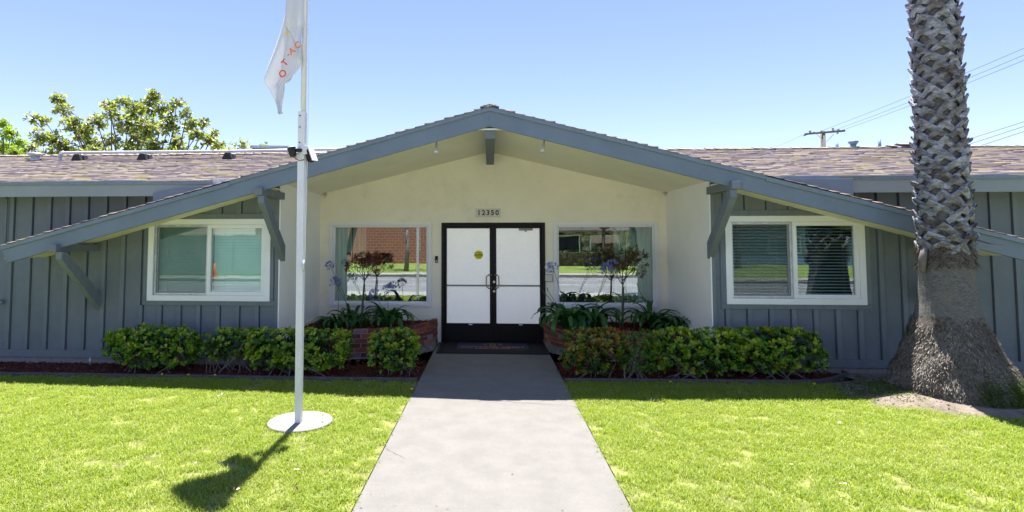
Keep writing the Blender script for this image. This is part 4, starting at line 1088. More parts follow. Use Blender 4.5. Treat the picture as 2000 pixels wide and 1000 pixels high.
def shrub(x0, x1, yc, z0, z1, dy, mat, label, nros, leaf=(.044, .066), seed=0, cat='shrub', group='low hedge shrubs along the front wall', npl=6, tv=LEAF_V, tw=13, hole=.40):
    random.seed(100 + seed)
    P = thing('hedge_shrub', label, cat, ((x0 + x1) / 2, yc, -.02), group)
    cx, hx = (x0 + x1) / 2, (x1 - x0) / 2; cz, hz = (z0 + z1) / 2, (z1 - z0) / 2
    ros = []
    while len(ros) < nros:
        d = rdir(); p4 = (abs(d.x) ** 4.6 + abs(d.y) ** 4 + abs(d.z) ** 4.6) ** (-1 / 4.4)
        sh = random.uniform(.84, 1.0) if random.random() < .72 else random.uniform(.35, .84)
        q = Vector((d.x * p4 * hx, d.y * p4 * dy, d.z * p4 * hz)) * sh
        nz = mnoise.noise(Vector((cx + q.x, q.y, q.z)) * 3.3 + Vector((seed * 3, 0, 0)))
        q *= 1 + .14 * nz
        if q.z < -hz * .25 and random.random() < .25 + nz * .8: continue
        if nz < -hole and sh > .8 and random.random() < .7: continue
        nrm = Vector((q.x / hx ** 2, q.y / dy ** 2, q.z / hz ** 2 + .8 / hz)).normalized()
        ros.append((Vector((cx, yc, cz)) + q, nrm, sh))
    mats = []; rr = []
    for p, nrm, sh in ros:
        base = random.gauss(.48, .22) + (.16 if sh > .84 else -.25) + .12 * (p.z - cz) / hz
        k = npl + random.randrange(-2, 3); ax = (nrm + rdir() * .45).normalized(); tn = ax.orthogonal().normalized(); bt = ax.cross(tn)
        for i in range(k):
            a = i * 2.4 + random.random(); f = (ax * random.uniform(.45, 1.2) + tn * math.cos(a) + bt * math.sin(a)).normalized()
            l = random.uniform(*leaf); mats.append(frame_mat(p + f * .006 - ax * .018 * (i / k), f, (ax - f * .4 + rdir() * .3), (l, l * 1.05, l)))
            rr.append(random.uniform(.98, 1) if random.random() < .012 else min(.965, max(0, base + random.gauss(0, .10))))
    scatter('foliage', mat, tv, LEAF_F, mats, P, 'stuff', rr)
    mb = MB()
    for i in range(tw):
        bx_ = cx + random.uniform(-.8, .8) * hx; by = yc + random.uniform(-.25, .2); t_ = random.choice(ros)[0]
        m1 = Vector((bx_ * .6 + t_.x * .4 + random.uniform(-.06, .06), by * .6 + t_.y * .4 - .05, .07 + random.uniform(0, .10)))
        if abs(t_.x - bx_) > .45: t_ = Vector((bx_ + math.copysign(.35, t_.x - bx_), t_.y, t_.z))
        r0 = random.uniform(.004, .009)
        mb.tube([(bx_, by, -.03), m1, m1.lerp(t_, .6) + rdir() * .03, t_], [r0, r0 * .8, r0 * .6, r0 * .35], 5, False)
        if i % 2: mb.tube([m1, m1 + Vector((random.uniform(-.2, .2), -.12, random.uniform(.0, .12)))], [r0 * .6, r0 * .3], 5, False)
    mb.build('branches', 'twig', P)
    return P
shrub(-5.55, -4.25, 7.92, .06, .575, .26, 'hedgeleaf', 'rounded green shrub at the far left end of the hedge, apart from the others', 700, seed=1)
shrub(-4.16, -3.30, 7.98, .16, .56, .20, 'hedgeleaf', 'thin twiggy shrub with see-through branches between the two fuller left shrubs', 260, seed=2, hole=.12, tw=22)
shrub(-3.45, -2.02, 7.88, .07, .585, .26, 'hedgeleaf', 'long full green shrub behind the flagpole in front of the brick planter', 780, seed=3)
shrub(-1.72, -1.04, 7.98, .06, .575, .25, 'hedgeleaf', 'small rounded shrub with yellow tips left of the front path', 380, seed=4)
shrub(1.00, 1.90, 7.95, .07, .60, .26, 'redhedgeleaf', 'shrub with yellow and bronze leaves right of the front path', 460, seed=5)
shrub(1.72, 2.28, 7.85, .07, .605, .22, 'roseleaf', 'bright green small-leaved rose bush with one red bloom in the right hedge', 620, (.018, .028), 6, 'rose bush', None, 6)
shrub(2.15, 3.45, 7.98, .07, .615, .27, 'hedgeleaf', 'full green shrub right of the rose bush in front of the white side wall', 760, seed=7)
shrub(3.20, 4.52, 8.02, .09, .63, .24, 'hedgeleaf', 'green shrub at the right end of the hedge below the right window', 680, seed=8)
random.seed(11)
rs = thing('rose_flower', 'single red rose bloom on top of the right hedge', 'flower', (1.73, 7.78, .60))
mb = MB(); mb.tube([(1.73, 7.80, .45), (1.73, 7.78, .62)], .004, 6); mb.build('stem', 'stem', rs)
mats = []
for i in range(26):
    a = i * 2.4; t_ = i / 26; f = Vector((math.cos(a) * (.3 + t_), math.sin(a) * (.3 + t_), 1.1 - t_)).normalized()
    mats.append(frame_mat((1.73, 7.78, .625), f, Vector((-math.cos(a), -math.sin(a), .6)), (.042, .045, .05)))
scatter('petals', 'rosepetal', LEAF_V, LEAF_F, mats, rs, None)

# ---- magnolia and other trees beyond the roof
def blob_tree(name, label, cat, base, blobs, leafmat_, lsz, nros, npl, limbmat, tr=.12, tv=LEAF_V, lmin=.6, group=None, twr=.018):
    P = thing(name, label, cat, base, group)
    mb = MB(); root = Vector(base); fork = root + Vector((0, 0, 2.6))
    mb.tube([root, root + Vector((.05, 0, 1.3)), fork], [tr * 1.3, tr, tr * .85], 10); mb.build('trunk', limbmat, P, smooth=True)
    lm = MB(); mats = []; rr = []
    tot = sum(b[3] ** 2 for b in blobs)
    for (x, y, z, r_) in blobs:
        c = Vector((x, y, z)); mid = fork.lerp(c, .5) + Vector((random.uniform(-.3, .3), random.uniform(-.3, .3), -.15 * (c - fork).length * .5))
        lm.tube([fork, fork.lerp(mid, .5) + rdir() * .08, mid, mid.lerp(c, .55) + rdir() * .1, c], [tr * .5, tr * .38, tr * .28, tr * .2, tr * .1], 6, False)
        for i in range(max(3, int(nros * r_ * r_ / tot))):
            d = rdir(); q = c + Vector((d.x, d.y, d.z * .9)) * r_ * (random.random() ** .45) * (1 + .35 * mnoise.noise(c * 3 + d * 2))
            if i % 2 == 0: lm.tube([c + (q - c) * .05 + rdir() * .05, c.lerp(q, .6) + rdir() * .05, q], [twr, twr * .6, twr * .3], 4, False)
            ax = (d + Vector((0, 0, .7)) + rdir() * .4).normalized(); tn = ax.orthogonal().normalized(); bt = ax.cross(tn); bs = random.gauss(.5, .22)
            for k in range(npl):
                a = k * 2.4 + random.random(); f = (ax * random.uniform(.2, 1.0) + tn * math.cos(a) + bt * math.sin(a)).normalized()
                l = lsz * random.uniform(lmin, 1.1); mats.append(frame_mat(q, f, ax + rdir() * .35, (l, l * .85, l))); rr.append(min(1, max(0, bs + random.gauss(0, .16))))
    lm.build('branches', limbmat, P, smooth=True)
    scatter('foliage', leafmat_, tv, LEAF_F, mats, P, 'stuff', rr)
def px(x, y, Y):                                # photo reading (2000 px frame) turned into a place at distance Y
    d = Vector((x - 890, FP, 414 - y)); c, s_ = math.cos(PITCH), math.sin(PITCH)
    d = Vector((d.x, d.y * c - d.z * s_, d.y * s_ + d.z * c)); c, s_ = math.cos(YAW), math.sin(YAW)
    d = Vector((d.x * c - d.y * s_, d.x * s_ + d.y * c, d.z)); d *= Y / d.y
    return (round(d.x, 2), Y, round(EYE + d.z, 2))
mg = []
for (x, y, r_) in ((112, 195, 15), (122, 215, 17), (140, 240, 20), (65, 232, 13), (88, 238, 11), (80, 265, 19), (105, 275, 21), (130, 292, 22), (165, 262, 24), (190, 240, 20), (212, 205, 15), (218, 222, 16), (185, 288, 22),
                   (240, 200, 17), (265, 215, 22), (300, 190, 14), (290, 210, 20), (320, 215, 20), (345, 202, 14), (250, 245, 24), (290, 250, 26), (330, 245, 24), (365, 222, 13), (375, 245, 17), (400, 242, 11), (385, 262, 17), (345, 285, 22),
                   (300, 290, 24), (255, 285, 20), (220, 275, 17), (405, 275, 15), (425, 285, 13), (60, 290, 13), (150, 310, 20), (380, 300, 16), (300, 187, 10), (430, 300, 14), (210, 300, 14), (100, 300, 16), (180, 300, 18), (260, 300, 18), (330, 300, 18), (445, 297, 10), (270, 270, 18), (415, 262, 10)):
    Y = 17.5 + random.uniform(-1.3, 1.3); p = px(x, y, Y); mg.append((p[0], p[1], p[2], r_ * .95 / 1090 * Y))
blob_tree('magnolia_tree', 'wide magnolia tree with glossy yellow-green leaves beyond the left roof', 'tree', (-11.6, 17.8, -.1), mg, 'magleaf', .155, 1500, 6, 'bark', .10)
p = px(472, 287, 24); blob_tree('distant_tree', 'tiny tree top peeping over the left roof right of the magnolia', 'tree', (p[0], 24, -.1), [(p[0], 24, p[2], .42), (p[0] - .25, 24.2, p[2] - .4, .4), (p[0] + .3, 24, p[2] - .35, .35)], 'magleaf', .17, 60, 6, 'bark', .06)
p = px(516, 286, 30); blob_tree('distant_tree', 'speck of foliage just above the rooftop air unit', 'tree', (p[0], 30, -.1), [(p[0], 30, p[2], .3), (p[0] - .3, 30, p[2] - .4, .4)], 'magleaf', .17, 30, 6, 'bark', .06)
lm_ = []
for (x, y, r_) in ((5, 245, 16), (20, 262, 18), (38, 280, 14), (10, 290, 18), (30, 298, 16), (-25, 260, 24), (-60, 270, 30), (-20, 295, 22), (45, 300, 10)):
    Y = 21 + random.uniform(-1, 1); p = px(x, y, Y); lm_.append((p[0], p[1], p[2], r_ / 1090 * Y))
blob_tree('lime_tree', 'light lime-green feathery tree at the left edge beyond the roof', 'tree', (-19.5, 21, -.1), lm_, 'limeleaf', .10, 900, 8, 'bark', .10)
bt = thing('bare_tree', 'bare leafless tree top at the far left edge of the skyline', 'tree', (px(-20, 260, 26)[0], 26, -.1))
mb = MB(); p0 = Vector((bt.location.x, 26, -.1)); tp = []
mb.tube([p0, p0 + Vector((0, 0, 5.2))], [.15, .05], 8); mb.build('trunk', 'bark', bt)
mb = MB()
for e in ((.5, 0, 1), (1.2, .2, .8), (-.3, 0, 1), (.2, .3, 1.4)): branch(mb, p0 + Vector((0, 0, 4.9)), e, .95, .035, 2, tp, .5, 3, .2)
mb.build('branches', 'grayplastic', bt)

# ---- the palm
P = thing('palm_tree', 'tall palm with a crisscross trunk and a swollen fibrous foot right of the right window', 'palm tree', tuple(PALM))
def ring_mesh(name, mat, prof, n=64, jit=0, fr=6, zs=None, skew=None):
    mb = MB(); vs = []; fs = []
    for i, (r_, z) in enumerate(prof):
        for k in range(n):
            a = 2 * math.pi * k / n; d = Vector((math.cos(a), math.sin(a), 0))
            rr = r_ * (1 + jit * mnoise.noise(Vector((d.x * fr * .5, d.y * fr * .5, z * fr))) + jit * .5 * mnoise.noise(Vector((d.x * fr * 2, d.y * fr * 2, z * fr * 3))))
            sx = skew(z) if skew else (0, 0)
            vs.append((PALM.x + d.x * rr + sx[0], PALM.y + d.y * rr + sx[1], z))
    for i in range(len(prof) - 1):
        for k in range(n): fs.append((i * n + k, i * n + (k + 1) % n, (i + 1) * n + (k + 1) % n, (i + 1) * n + k))
    mb.add(vs, fs); return mb.build(name, mat, P, smooth=True)
def prof(pts, step):
    out = []; z = pts[0][0]
    while z <= pts[-1][0] + 1e-6:
        for i in range(len(pts) - 1):
            if pts[i][0] <= z <= pts[i + 1][0] + 1e-6:
                f = (z - pts[i][0]) / (pts[i + 1][0] - pts[i][0]); f_ = f
                out.append((pts[i][1] + (pts[i + 1][1] - pts[i][1]) * f_, z)); break
        z += step
    return out
base_pts = [(-.05, .68), (.05, .645), (.15, .62), (.30, .575), (.45, .51), (.60, .445), (.72, .395), (.84, .350), (.96, .318)]
sk = lambda z: (.03 * max(0, 1 - z / .8), 0)
ring_mesh('root_base', 'palmroot', prof(base_pts, .018), 110, .05, 5, skew=sk)
trunk_pts = [(.80, .350), (.9, .330), (1.1, .295), (1.35, .270), (1.6, .256), (1.75, .245), (4.0, .225), (8, .21), (24, .15)]
ring_mesh('trunk', 'palmtrunk', prof(trunk_pts[:6], .022), 90, .018, 6)
ring_mesh('core', 'palmtrunk', [(r_ - .03, z) for r_, z in prof(trunk_pts[5:], .12)], 24, .02, 4)
def trunk_r(z):
    for i in range(len(trunk_pts) - 1):
        if trunk_pts[i][0] <= z <= trunk_pts[i + 1][0]:
            f = (z - trunk_pts[i][0]) / (trunk_pts[i + 1][0] - trunk_pts[i][0]); return trunk_pts[i][1] + (trunk_pts[i + 1][1] - trunk_pts[i][1]) * f
    return .3
# fibres on the foot: short, flat, pointing down and out
mats = []; rr = []
for _ in range(16000):
    a = random.random() * 6.283; z = random.uniform(.0, .90 + .05 * math.sin(a * 3)); r_ = .3
    for i in range(len(base_pts) - 1):
        if base_pts[i][0] <= z <= base_pts[i + 1][0]:
            f = (z - base_pts[i][0]) / (base_pts[i + 1][0] - base_pts[i][0]); r_ = base_pts[i][1] + (base_pts[i + 1][1] - base_pts[i][1]) * f
    d = Vector((math.cos(a), math.sin(a), 0)); p = Vector((PALM.x + sk(z)[0], PALM.y, z)) + d * (r_ + .006 + .03 * mnoise.noise(Vector((d.x * 2.5, d.y * 2.5, z * 5))) )
    f = (Vector((0, 0, -1)) + d * .55 + rdir() * .6).normalized(); mats.append(frame_mat(p, f, d, (random.uniform(.02, .055), random.uniform(.014, .03), .02))); rr.append(min(1, max(0, random.gauss(.5, .2) + .3 * mnoise.noise(Vector((d.x * 3, d.y * 3, z * 4))))))
scatter('root_fibres', 'fiber', LANCE_V, LANCE_F, mats, P, 'stuff', rr)
mats = []
for _ in range(900):                        # frayed brown fibre where the leaf bases begin
    a = random.random() * 6.283; z = random.uniform(1.56, 1.84); d = Vector((math.cos(a), math.sin(a), 0)); t_ = Vector((-d.y, d.x, 0))
    p = Vector((PALM.x, PALM.y, z)) + d * (trunk_r(z) + random.uniform(0, .02)); f = (Vector((0, 0, -1)) * random.uniform(.2, 1) + t_ * random.uniform(-1, 1) + d * random.uniform(0, .5)).normalized()
    mats.append(frame_mat(p, f, d, (random.uniform(.04, .13), random.uniform(.012, .03), .02)))
scatter('loose_fibres', 'frayed', LANCE_V, LANCE_F, mats, P, 'stuff')
mats = []
for _ in range(1900):                        # moss and tiny weeds at the foot
    a = random.choice((-1.72, -1.25)) + random.gauss(0, .13); z = abs(random.gauss(0, .14)) + .04
    if random.random() < .05: a = random.gauss(-.35, .08); z *= .4
    d = Vector((math.cos(a), math.sin(a), 0)); r_ = np.interp(z, [b[0] for b in base_pts], [b[1] for b in base_pts]); p = Vector((PALM.x + .03, PALM.y, z)) + d * (r_ + random.uniform(.0, .035))
    mats.append(frame_mat(p, (d + rdir() * .8 + Vector((0, 0, .4))), rdir(), (.02, .022, .02)))
scatter('moss', 'moss', LEAF_V, LEAF_F, mats, P, 'stuff')
# leaf bases: each an upside-down V of two flat legs under a cut stub
def boot_mesh(seed, R0):
    rs = random.Random(seed); V = []; F_ = []
    def leg(sg, wd, ln, drop, out):
        n = 6; start = len(V)
        for i in range(n + 1):
            t_ = i / n; u = sg * (ln * t_) - sg * .02; zz = .06 - drop * t_ ** 1.1
            rad = R0 + out * (1 - t_) ** 1.3 + .006
            for q in (-1, -.4, .4, 1):
                # width is measured across the leg's own direction
                dx, dz = ln, -drop; L = math.hypot(dx, dz); nx, nz = -dz / L * sg, dx / L
                w_ = wd * (1.0 - .3 * t_) * q + (rs.uniform(-.004, .004) if abs(q) == 1 else 0)
                ang = (u + nx * w_ * .9) / R0; r_ = rad + (.010 if abs(q) < .5 else 0) + .014 * q * (1 - t_)
                V.append((r_ * math.sin(ang), -r_ * math.cos(ang), zz + nz * w_))
        for i in range(n):
            for k in range(3): F_.append((start + 4 * i + k, start + 4 * i + k + 1, start + 4 * i + k + 5, start + 4 * i + k + 4))
        # cut end and underside thickness
        b0 = len(V)
        for i in range(n + 1):
            for q in (0, 3):
                v = V[start + 4 * i + q]; l_ = math.hypot(v[0], v[1]); k_ = (l_ - .016) / l_; V.append((v[0] * k_, v[1] * k_, v[2]))
        for i in range(n):
            F_.append((start + 4 * i, start + 4 * i + 4, b0 + 2 * i + 2, b0 + 2 * i)); F_.append((start + 4 * i + 3, b0 + 2 * i + 1, b0 + 2 * i + 3, start + 4 * i + 7))
        F_.append((start, b0, b0 + 1, start + 3)); 
    leg(1, rs.uniform(.032, .048), rs.uniform(.11, .16), rs.uniform(.08, .125), rs.uniform(.02, .055))
    leg(-1, rs.uniform(.028, .044), rs.uniform(.09, .14), rs.uniform(.07, .12), rs.uniform(.015, .04))
    return V, F_
boots = []
for k in range(9):
    V, F_ = boot_mesh(k, .225); m_ = MB(); m_.add(V, F_); o = m_.build('leaf_base', 'boot', None, origin=(0, 0, 0)); C.objects.unlink(o); boots.append(o)
z = 1.76; row = 0; rest = []
while z < 7.4:
    for k in range(8):
        a = (k + .5 * (row % 2)) * math.pi / 4 + random.uniform(-.10, .10) + .03 * row
        sc = trunk_r(z) / .23 * random.uniform(.97, 1.04); zz = z + random.uniform(-.025, .025)
        src = boots[random.randrange(9)]
        if z < 5.2:
            o = src.copy(); link(o, P); o.location = (0, 0, zz); o.scale = (sc, sc, random.uniform(.95, 1.15)); o.rotation_euler = (random.uniform(-.05, .05), random.uniform(-.05, .05), a)
        else: rest.append((src, Matrix.Translation((PALM.x, PALM.y, zz)) @ Matrix.Rotation(a, 4, 'Z') @ Matrix.Diagonal((sc, sc, 1, 1))))
    z += .104; row += 1
mb = MB()
for src, mm in rest: mb.add([mm @ v.co for v in src.data.vertices], [tuple(p_.vertices) for p_ in src.data.polygons])
o = mb.build('upper_leaf_bases', 'boot', P); o['kind'] = 'stuff'
# dead leaf base hanging at the left, and one frayed strip sticking out at the right
mb = MB(); mb.tube([(PALM.x - .25, PALM.y - .04, 1.82), (PALM.x - .30, PALM.y - .05, 1.64), (PALM.x - .31, PALM.y - .05, 1.48)], [.03, .045, .03], 7); mb.build('hanging_leaf_base', 'wood', P, smooth=True)
mb = MB(); mb.tube([(PALM.x + .02, PALM.y - .27, 1.90), (PALM.x + .25, PALM.y - .30, 1.82), (PALM.x + .45, PALM.y - .28, 1.80)], [.012, .008, .002], 5); mb.build('frayed_strip', 'darktwig', P)
# crown far above the frame
mats = []
for k in range(44):
    a = k * 2.4; el = random.uniform(-.7, 1.1); c = Vector((PALM.x, PALM.y, 24.1)); d = Vector((math.cos(a) * math.cos(el), math.sin(a) * math.cos(el), math.sin(el))); hub = c + d * .8
    t_ = d.orthogonal().normalized(); 
    mats.append(frame_mat(c, d, rdir(), (.8, .12, .1)))
    for i in range(18):
        f = (d + t_ * (i - 8.5) / 6).normalized(); mats.append(frame_mat(hub, f, d.cross(t_), (.75, .10, .2)))
scatter('crown', 'frond', LANCE_V, LANCE_F, mats, P, 'stuff')

# ================================================================== FLAGPOLE
FPX, FPY = -1.945, 5.66
fp = thing('flagpole', 'white painted square flagpole with rust specks on the left lawn', 'flagpole', (FPX, FPY, 0))
def sq(mb, x0, y0, z0, x1, y1, z1, r0, r1):
    mb.add([(x0 - r0, y0 - r0, z0), (x0 + r0, y0 - r0, z0), (x0 + r0, y0 + r0, z0), (x0 - r0, y0 + r0, z0), (x1 - r1, y1 - r1, z1), (x1 + r1, y1 - r1, z1), (x1 + r1, y1 + r1, z1), (x1 - r1, y1 + r1, z1)],
           [(0, 3, 2, 1), (4, 5, 6, 7), (0, 1, 5, 4), (1, 2, 6, 5), (2, 3, 7, 6), (3, 0, 4, 7)])
mb = MB(); sq(mb, FPX, FPY, .01, FPX + .005, FPY - .03, 3.19, .032, .0375); mb.build('lower_tube', 'whitepaint', fp, bevel=.004)
mb = MB(); mb.tube([(FPX + .012, FPY - .03, 3.10), (FPX + .03, FPY - .03, 7.6)], [.030, .022], 16); mb.build('upper_tube', 'whitepaint', fp, smooth=True)
mb = MB(); mb.lathe([(.0, 0), (.04, .015), (.055, .05), (.04, .09), (0, .105)], (FPX + .03, FPY - .03, 7.6), 16); mb.build('finial', 'gold', fp, smooth=True)
for z in (3.02, 2.86, 3.14):
    mb = MB(); mb.lathe([(.007, -.006), (.007, 0)], (FPX - .008, FPY - .068, z), 8, 'y'); mb.build('bolt', 'bronze', fp)
mb = MB()
mb.tube([(FPX + .062, FPY - .06, 1.62), (FPX + .075, FPY - .06, 3.0), (FPX + .055, FPY - .06, 7.5)], .0035, 5)
mb.tube([(FPX + .045, FPY - .05, 1.62), (FPX + .05, FPY - .05, 3.0), (FPX + .045, FPY - .06, 7.5)], .003, 5)
mb.build('halyard', 'plastic', fp)
mb = MB(); mb.tube([(FPX + .045, FPY - .05, 1.655), (FPX + .048, FPY - .075, 1.60), (FPX + .05, FPY - .06, 1.53)], [.006, .018, .006], 8); mb.build('cleat', 'galv', fp, smooth=True)
fd = thing('concrete_disc', 'round pale concrete footing pad at the foot of the flagpole', 'concrete pad', (-1.945, 5.70, 0))
mb = MB(); mb.lathe([(.32, -.1), (.325, .004), (.318, .012)], (-1.945, 5.715, 0), 48); mb.build('pad', 'disc', fd)
fl = thing('pole_floodlight', 'round ribbed black floodlight clamped to the left of the flagpole, aimed up', 'floodlight', (FPX - .05, FPY - .1, 2.76))
mb = MB(); mb.tube([(FPX - .055, FPY - .12, 2.705), (FPX - .065, FPY - .125, 2.75), (FPX - .072, FPY - .13, 2.800)], [.028, .036, .044], 20); mb.build('housing', 'black', fl)
for k in range(10):
    a = k * .628; mb = MB(); mb.tube([(FPX - .055 + .032 * math.cos(a), FPY - .12 + .032 * math.sin(a), 2.712), (FPX - .071 + .044 * math.cos(a), FPY - .129 + .044 * math.sin(a), 2.79)], .003, 4); mb.build('fin', 'black', fl)
mb = MB(); mb.tube([(FPX - .072, FPY - .13, 2.8005), (FPX - .073, FPY - .1305, 2.806)], [.041, .036], 20); mb.build('lens', 'lens', fl)
mb = MB(); mb.tube([(FPX - .03, FPY - .105, 2.775), (FPX + .02, FPY - .08, 2.775)], .018, 8); mb.build('knuckle', 'black', fl)
mb = MB(); mb.box((FPX + .01, FPY - .085, 2.735), (FPX + .085, FPY - .04, 2.825)); mb.build('junction_box', 'whitepaint', fl, bevel=.004)
mb = MB(); mb.tube([(FPX - .05, FPY - .12, 2.70), (FPX + .0, FPY - .09, 2.668), (FPX + .04, FPY - .07, 2.68)], .004, 5); mb.build('cable', 'black', fl)
fl = thing('square_floodlight', 'flat rectangular floodlight tilted upward on the right of the flagpole', 'floodlight', (FPX + .12, FPY - .05, 2.74))
mb = MB(); mb.add([(FPX + .085, FPY - .09, 2.80), (FPX + .095, FPY + .05, 2.805), (FPX + .140, FPY + .05, 2.69), (FPX + .130, FPY - .09, 2.68), (FPX + .052, FPY - .08, 2.74), (FPX + .062, FPY + .04, 2.745), (FPX + .085, FPY + .04, 2.665), (FPX + .078, FPY - .08, 2.66)],
                  [(0, 1, 2, 3), (4, 7, 6, 5), (0, 4, 5, 1), (3, 2, 6, 7), (0, 3, 7, 4), (1, 5, 6, 2)]); mb.build('housing', 'bronze', fl, bevel=.004)
mb = MB(); mb.add([(FPX + .089, FPY - .095, 2.815), (FPX + .099, FPY + .06, 2.82), (FPX + .150, FPY + .06, 2.685), (FPX + .140, FPY - .095, 2.67), (FPX + .080, FPY - .095, 2.811), (FPX + .090, FPY + .06, 2.816), (FPX + .141, FPY + .06, 2.681), (FPX + .131, FPY - .095, 2.666)],
                  [(0, 1, 2, 3), (4, 7, 6, 5), (0, 4, 5, 1), (3, 2, 6, 7), (0, 3, 7, 4), (1, 5, 6, 2)]); mb.build('bezel', 'whitepaint', fl, bevel=.003)

# flags hanging limp: cloth sheet built from sagging folds
def cloth(prof_fn, nu, nv):
    vs = [prof_fn(i / nu, j / nv) for j in range(nv + 1) for i in range(nu + 1)]
    fs = [(j * (nu + 1) + i, j * (nu + 1) + i + 1, (j + 1) * (nu + 1) + i + 1, (j + 1) * (nu + 1) + i) for j in range(nv) for i in range(nu)]
    return vs, fs
FL = thing('white_flag', 'limp white flag with orange-red lettering hanging at the left of the flagpole', 'flag', (FPX, FPY, 3.6))
# u runs from the hoist out to the free edge, v from the top down; the free edge falls in folds beside the pole
top_z, hoist_bot = 5.35, 3.74
def flag_pt(u, v):
    # rows gather toward the pole at the top and fan out below
    zl = top_z + (hoist_bot - top_z) * v
    fan = min(1, .25 + 1.1 * v)
    x = FPX - .045 - .36 * fan * (u ** .9) * (.65 + .35 * math.sin(2.4 * u + .4)) + .02 * math.sin(9 * u + 3 * v)
    zdrop = .95 * (u ** 1.25) * (.35 + .65 * v) * (1 - .42 * max(0, u - .62) * (1 + math.sin(9 * u)))
    y = FPY - .05 + .085 * math.sin(11.5 * u + 1.2 * v) * (.3 + .7 * u) - .03 * u
    return (x, y, zl - zdrop)
# visible front folds, traced as panels that share edges: a left falling panel, a rolled lip, and a curved front leaf
def panel(name, rows, mat, parent, nu=10, amp=.012):
    """rows: list of (left point, right point) from top to bottom; builds a softly rippled sheet between them"""
    vs = []; n = len(rows); nv = (n - 1) * 5
    for j in range(nv + 1):
        t_ = j / 5; i = min(int(t_), n - 2); f = t_ - i
        def cr(idx):
            P_ = [Vector(rows[min(max(i + k, 0), n - 1)][idx]) for k in (-1, 0, 1, 2)]
            return .5 * ((2 * P_[1]) + (P_[2] - P_[0]) * f + (2 * P_[0] - 5 * P_[1] + 4 * P_[2] - P_[3]) * f * f + (3 * P_[1] - P_[0] - 3 * P_[2] + P_[3]) * f ** 3)
        a, b = cr(0), cr(1)
        for k in range(nu + 1):
            u = k / nu; p_ = a.lerp(b, u); p_.y += amp * math.sin(u * math.pi * 2 + j * .25) - amp * 2.2 * math.sin(u * math.pi)
            vs.append(p_)
    fs = [(j * (nu + 1) + i, j * (nu + 1) + i + 1, (j + 1) * (nu + 1) + i + 1, (j + 1) * (nu + 1) + i) for j in range(nv) for i in range(nu)]
    mb = MB(); mb.add(vs, fs); o = mb.build(name, mat, parent, smooth=True)
    so = o.modifiers.new('thick', 'SOLIDIFY'); so.thickness = .002; return o
def q3(x, y, dy=0): p_ = px(x, y, FPY - .05 + dy); return p_
panel('rear_fold', [(q3(566, -170, .02), q3(590, -170, .03)), (q3(563, -30, .02), q3(588, -30, .03)), (q3(546, 65, -.03), q3(590, 60, .07)), (q3(519, 148, -.06), q3(572, 150, .10)), (q3(526, 172, -.03), q3(556, 166, .06)), (q3(536, 196, 0), q3(552, 190, .03)), (q3(545, 224, 0), q3(549, 221, .01))], 'flag', FL, amp=.022)
panel('hoist_fold', [(q3(560, -170, -.05), q3(593, -170, -.02)), (q3(557, -20, -.05), q3(593, -20, -.02)), (q3(556, 38, -.06), q3(594, 36, -.02)), (q3(560, 52, -.05), q3(591, 60, -.02)), (q3(572, 70, -.04), q3(591, 90, -.02)), (q3(585, 96, -.03), q3(591, 120, -.02))], 'flag', FL, amp=.035)
panel('front_fold', [(q3(557, 40, -.02), q3(566, 52, -.03)), (q3(558, 64, -.01), q3(580, 84, -.035)), (q3(556, 90, -.01), q3(589, 110, -.04)), (q3(551, 125, -.01), q3(588, 128, -.04)), (q3(548, 152, -.01), q3(572, 148, -.03)), (q3(540, 172, 0), q3(557, 163, -.01)), (q3(538, 196, 0), q3(554, 178, -.01)), (q3(543, 222, 0), q3(548, 223, 0))], 'flag', FL, amp=.010)
def flagtext(body, x, y, size, rot, mat):
    p_ = Vector(px(x, y, FPY - .05 - .125)); return text_mesh('lettering', body, size, mat, FL, p_, (R(90), R(-rot), 0), .0006, .002)
flagtext('C', 581, 89, .095, 35, 'flagorange'); flagtext('A', 571, 100, .095, 35, 'flagorange'); flagtext('-', 562, 106, .095, 35, 'flagorange')
flagtext('T', 557, 122, .095, 48, 'flagred'); flagtext('O', 552, 144, .10, 72, 'flagred')
mb = MB(); a = Vector(px(557, 64, FPY - .16)); b = Vector(px(565, 64, FPY - .16)); mb.prism([(a.x, a.z - .01), (b.x, b.z - .006), (b.x, b.z + .008), (a.x, a.z + .010)], 'y', a.y, a.y + .0015); mb.build('crest_edge', 'flagyellow', FL)
FU = thing('striped_flag', 'limp red and white striped flag higher on the pole, only its lower tip in view', 'flag', (FPX + .05, FPY - .05, 4.4))
for k in range(6):
    mat = 'flagred' if k % 2 == 0 else 'flag'
    u0 = k / 6; x0 = FPX + .03 + .055 * k - (.20 if k > 3 else 0)
    rows = []
    for v in range(6):
        t_ = v / 5; zt = 6.5 - 2.07 * t_ * (1 - .06 * k); wv = .13 * math.sin(t_ * 2.5 + 1)
        sp = .056 * (.35 + math.sin(t_ * 2.6)); zt = 7.5 - (3.08 if k == 0 else 2.5 - .05 * k) * t_; rows.append(((FPX + .075 - k * sp - .05 * t_ * (k > 0), FPY + .05 + .04 * math.sin(k * 2), zt), (FPX + .035 - (k + 1.0) * sp * (.3 if k == 0 and t_ > .7 else 1) - .05 * t_ * (k > 0), FPY + .05 + .04 * math.sin(k * 2 + 2), zt)))
    panel('stripe', rows, mat, FU, 3, .006)
mb = MB(); mb.box((FPX - .12, FPY - .02, 6.8), (FPX + .12, FPY + .02, 7.2)); mb.build('canton', 'navy', FU)

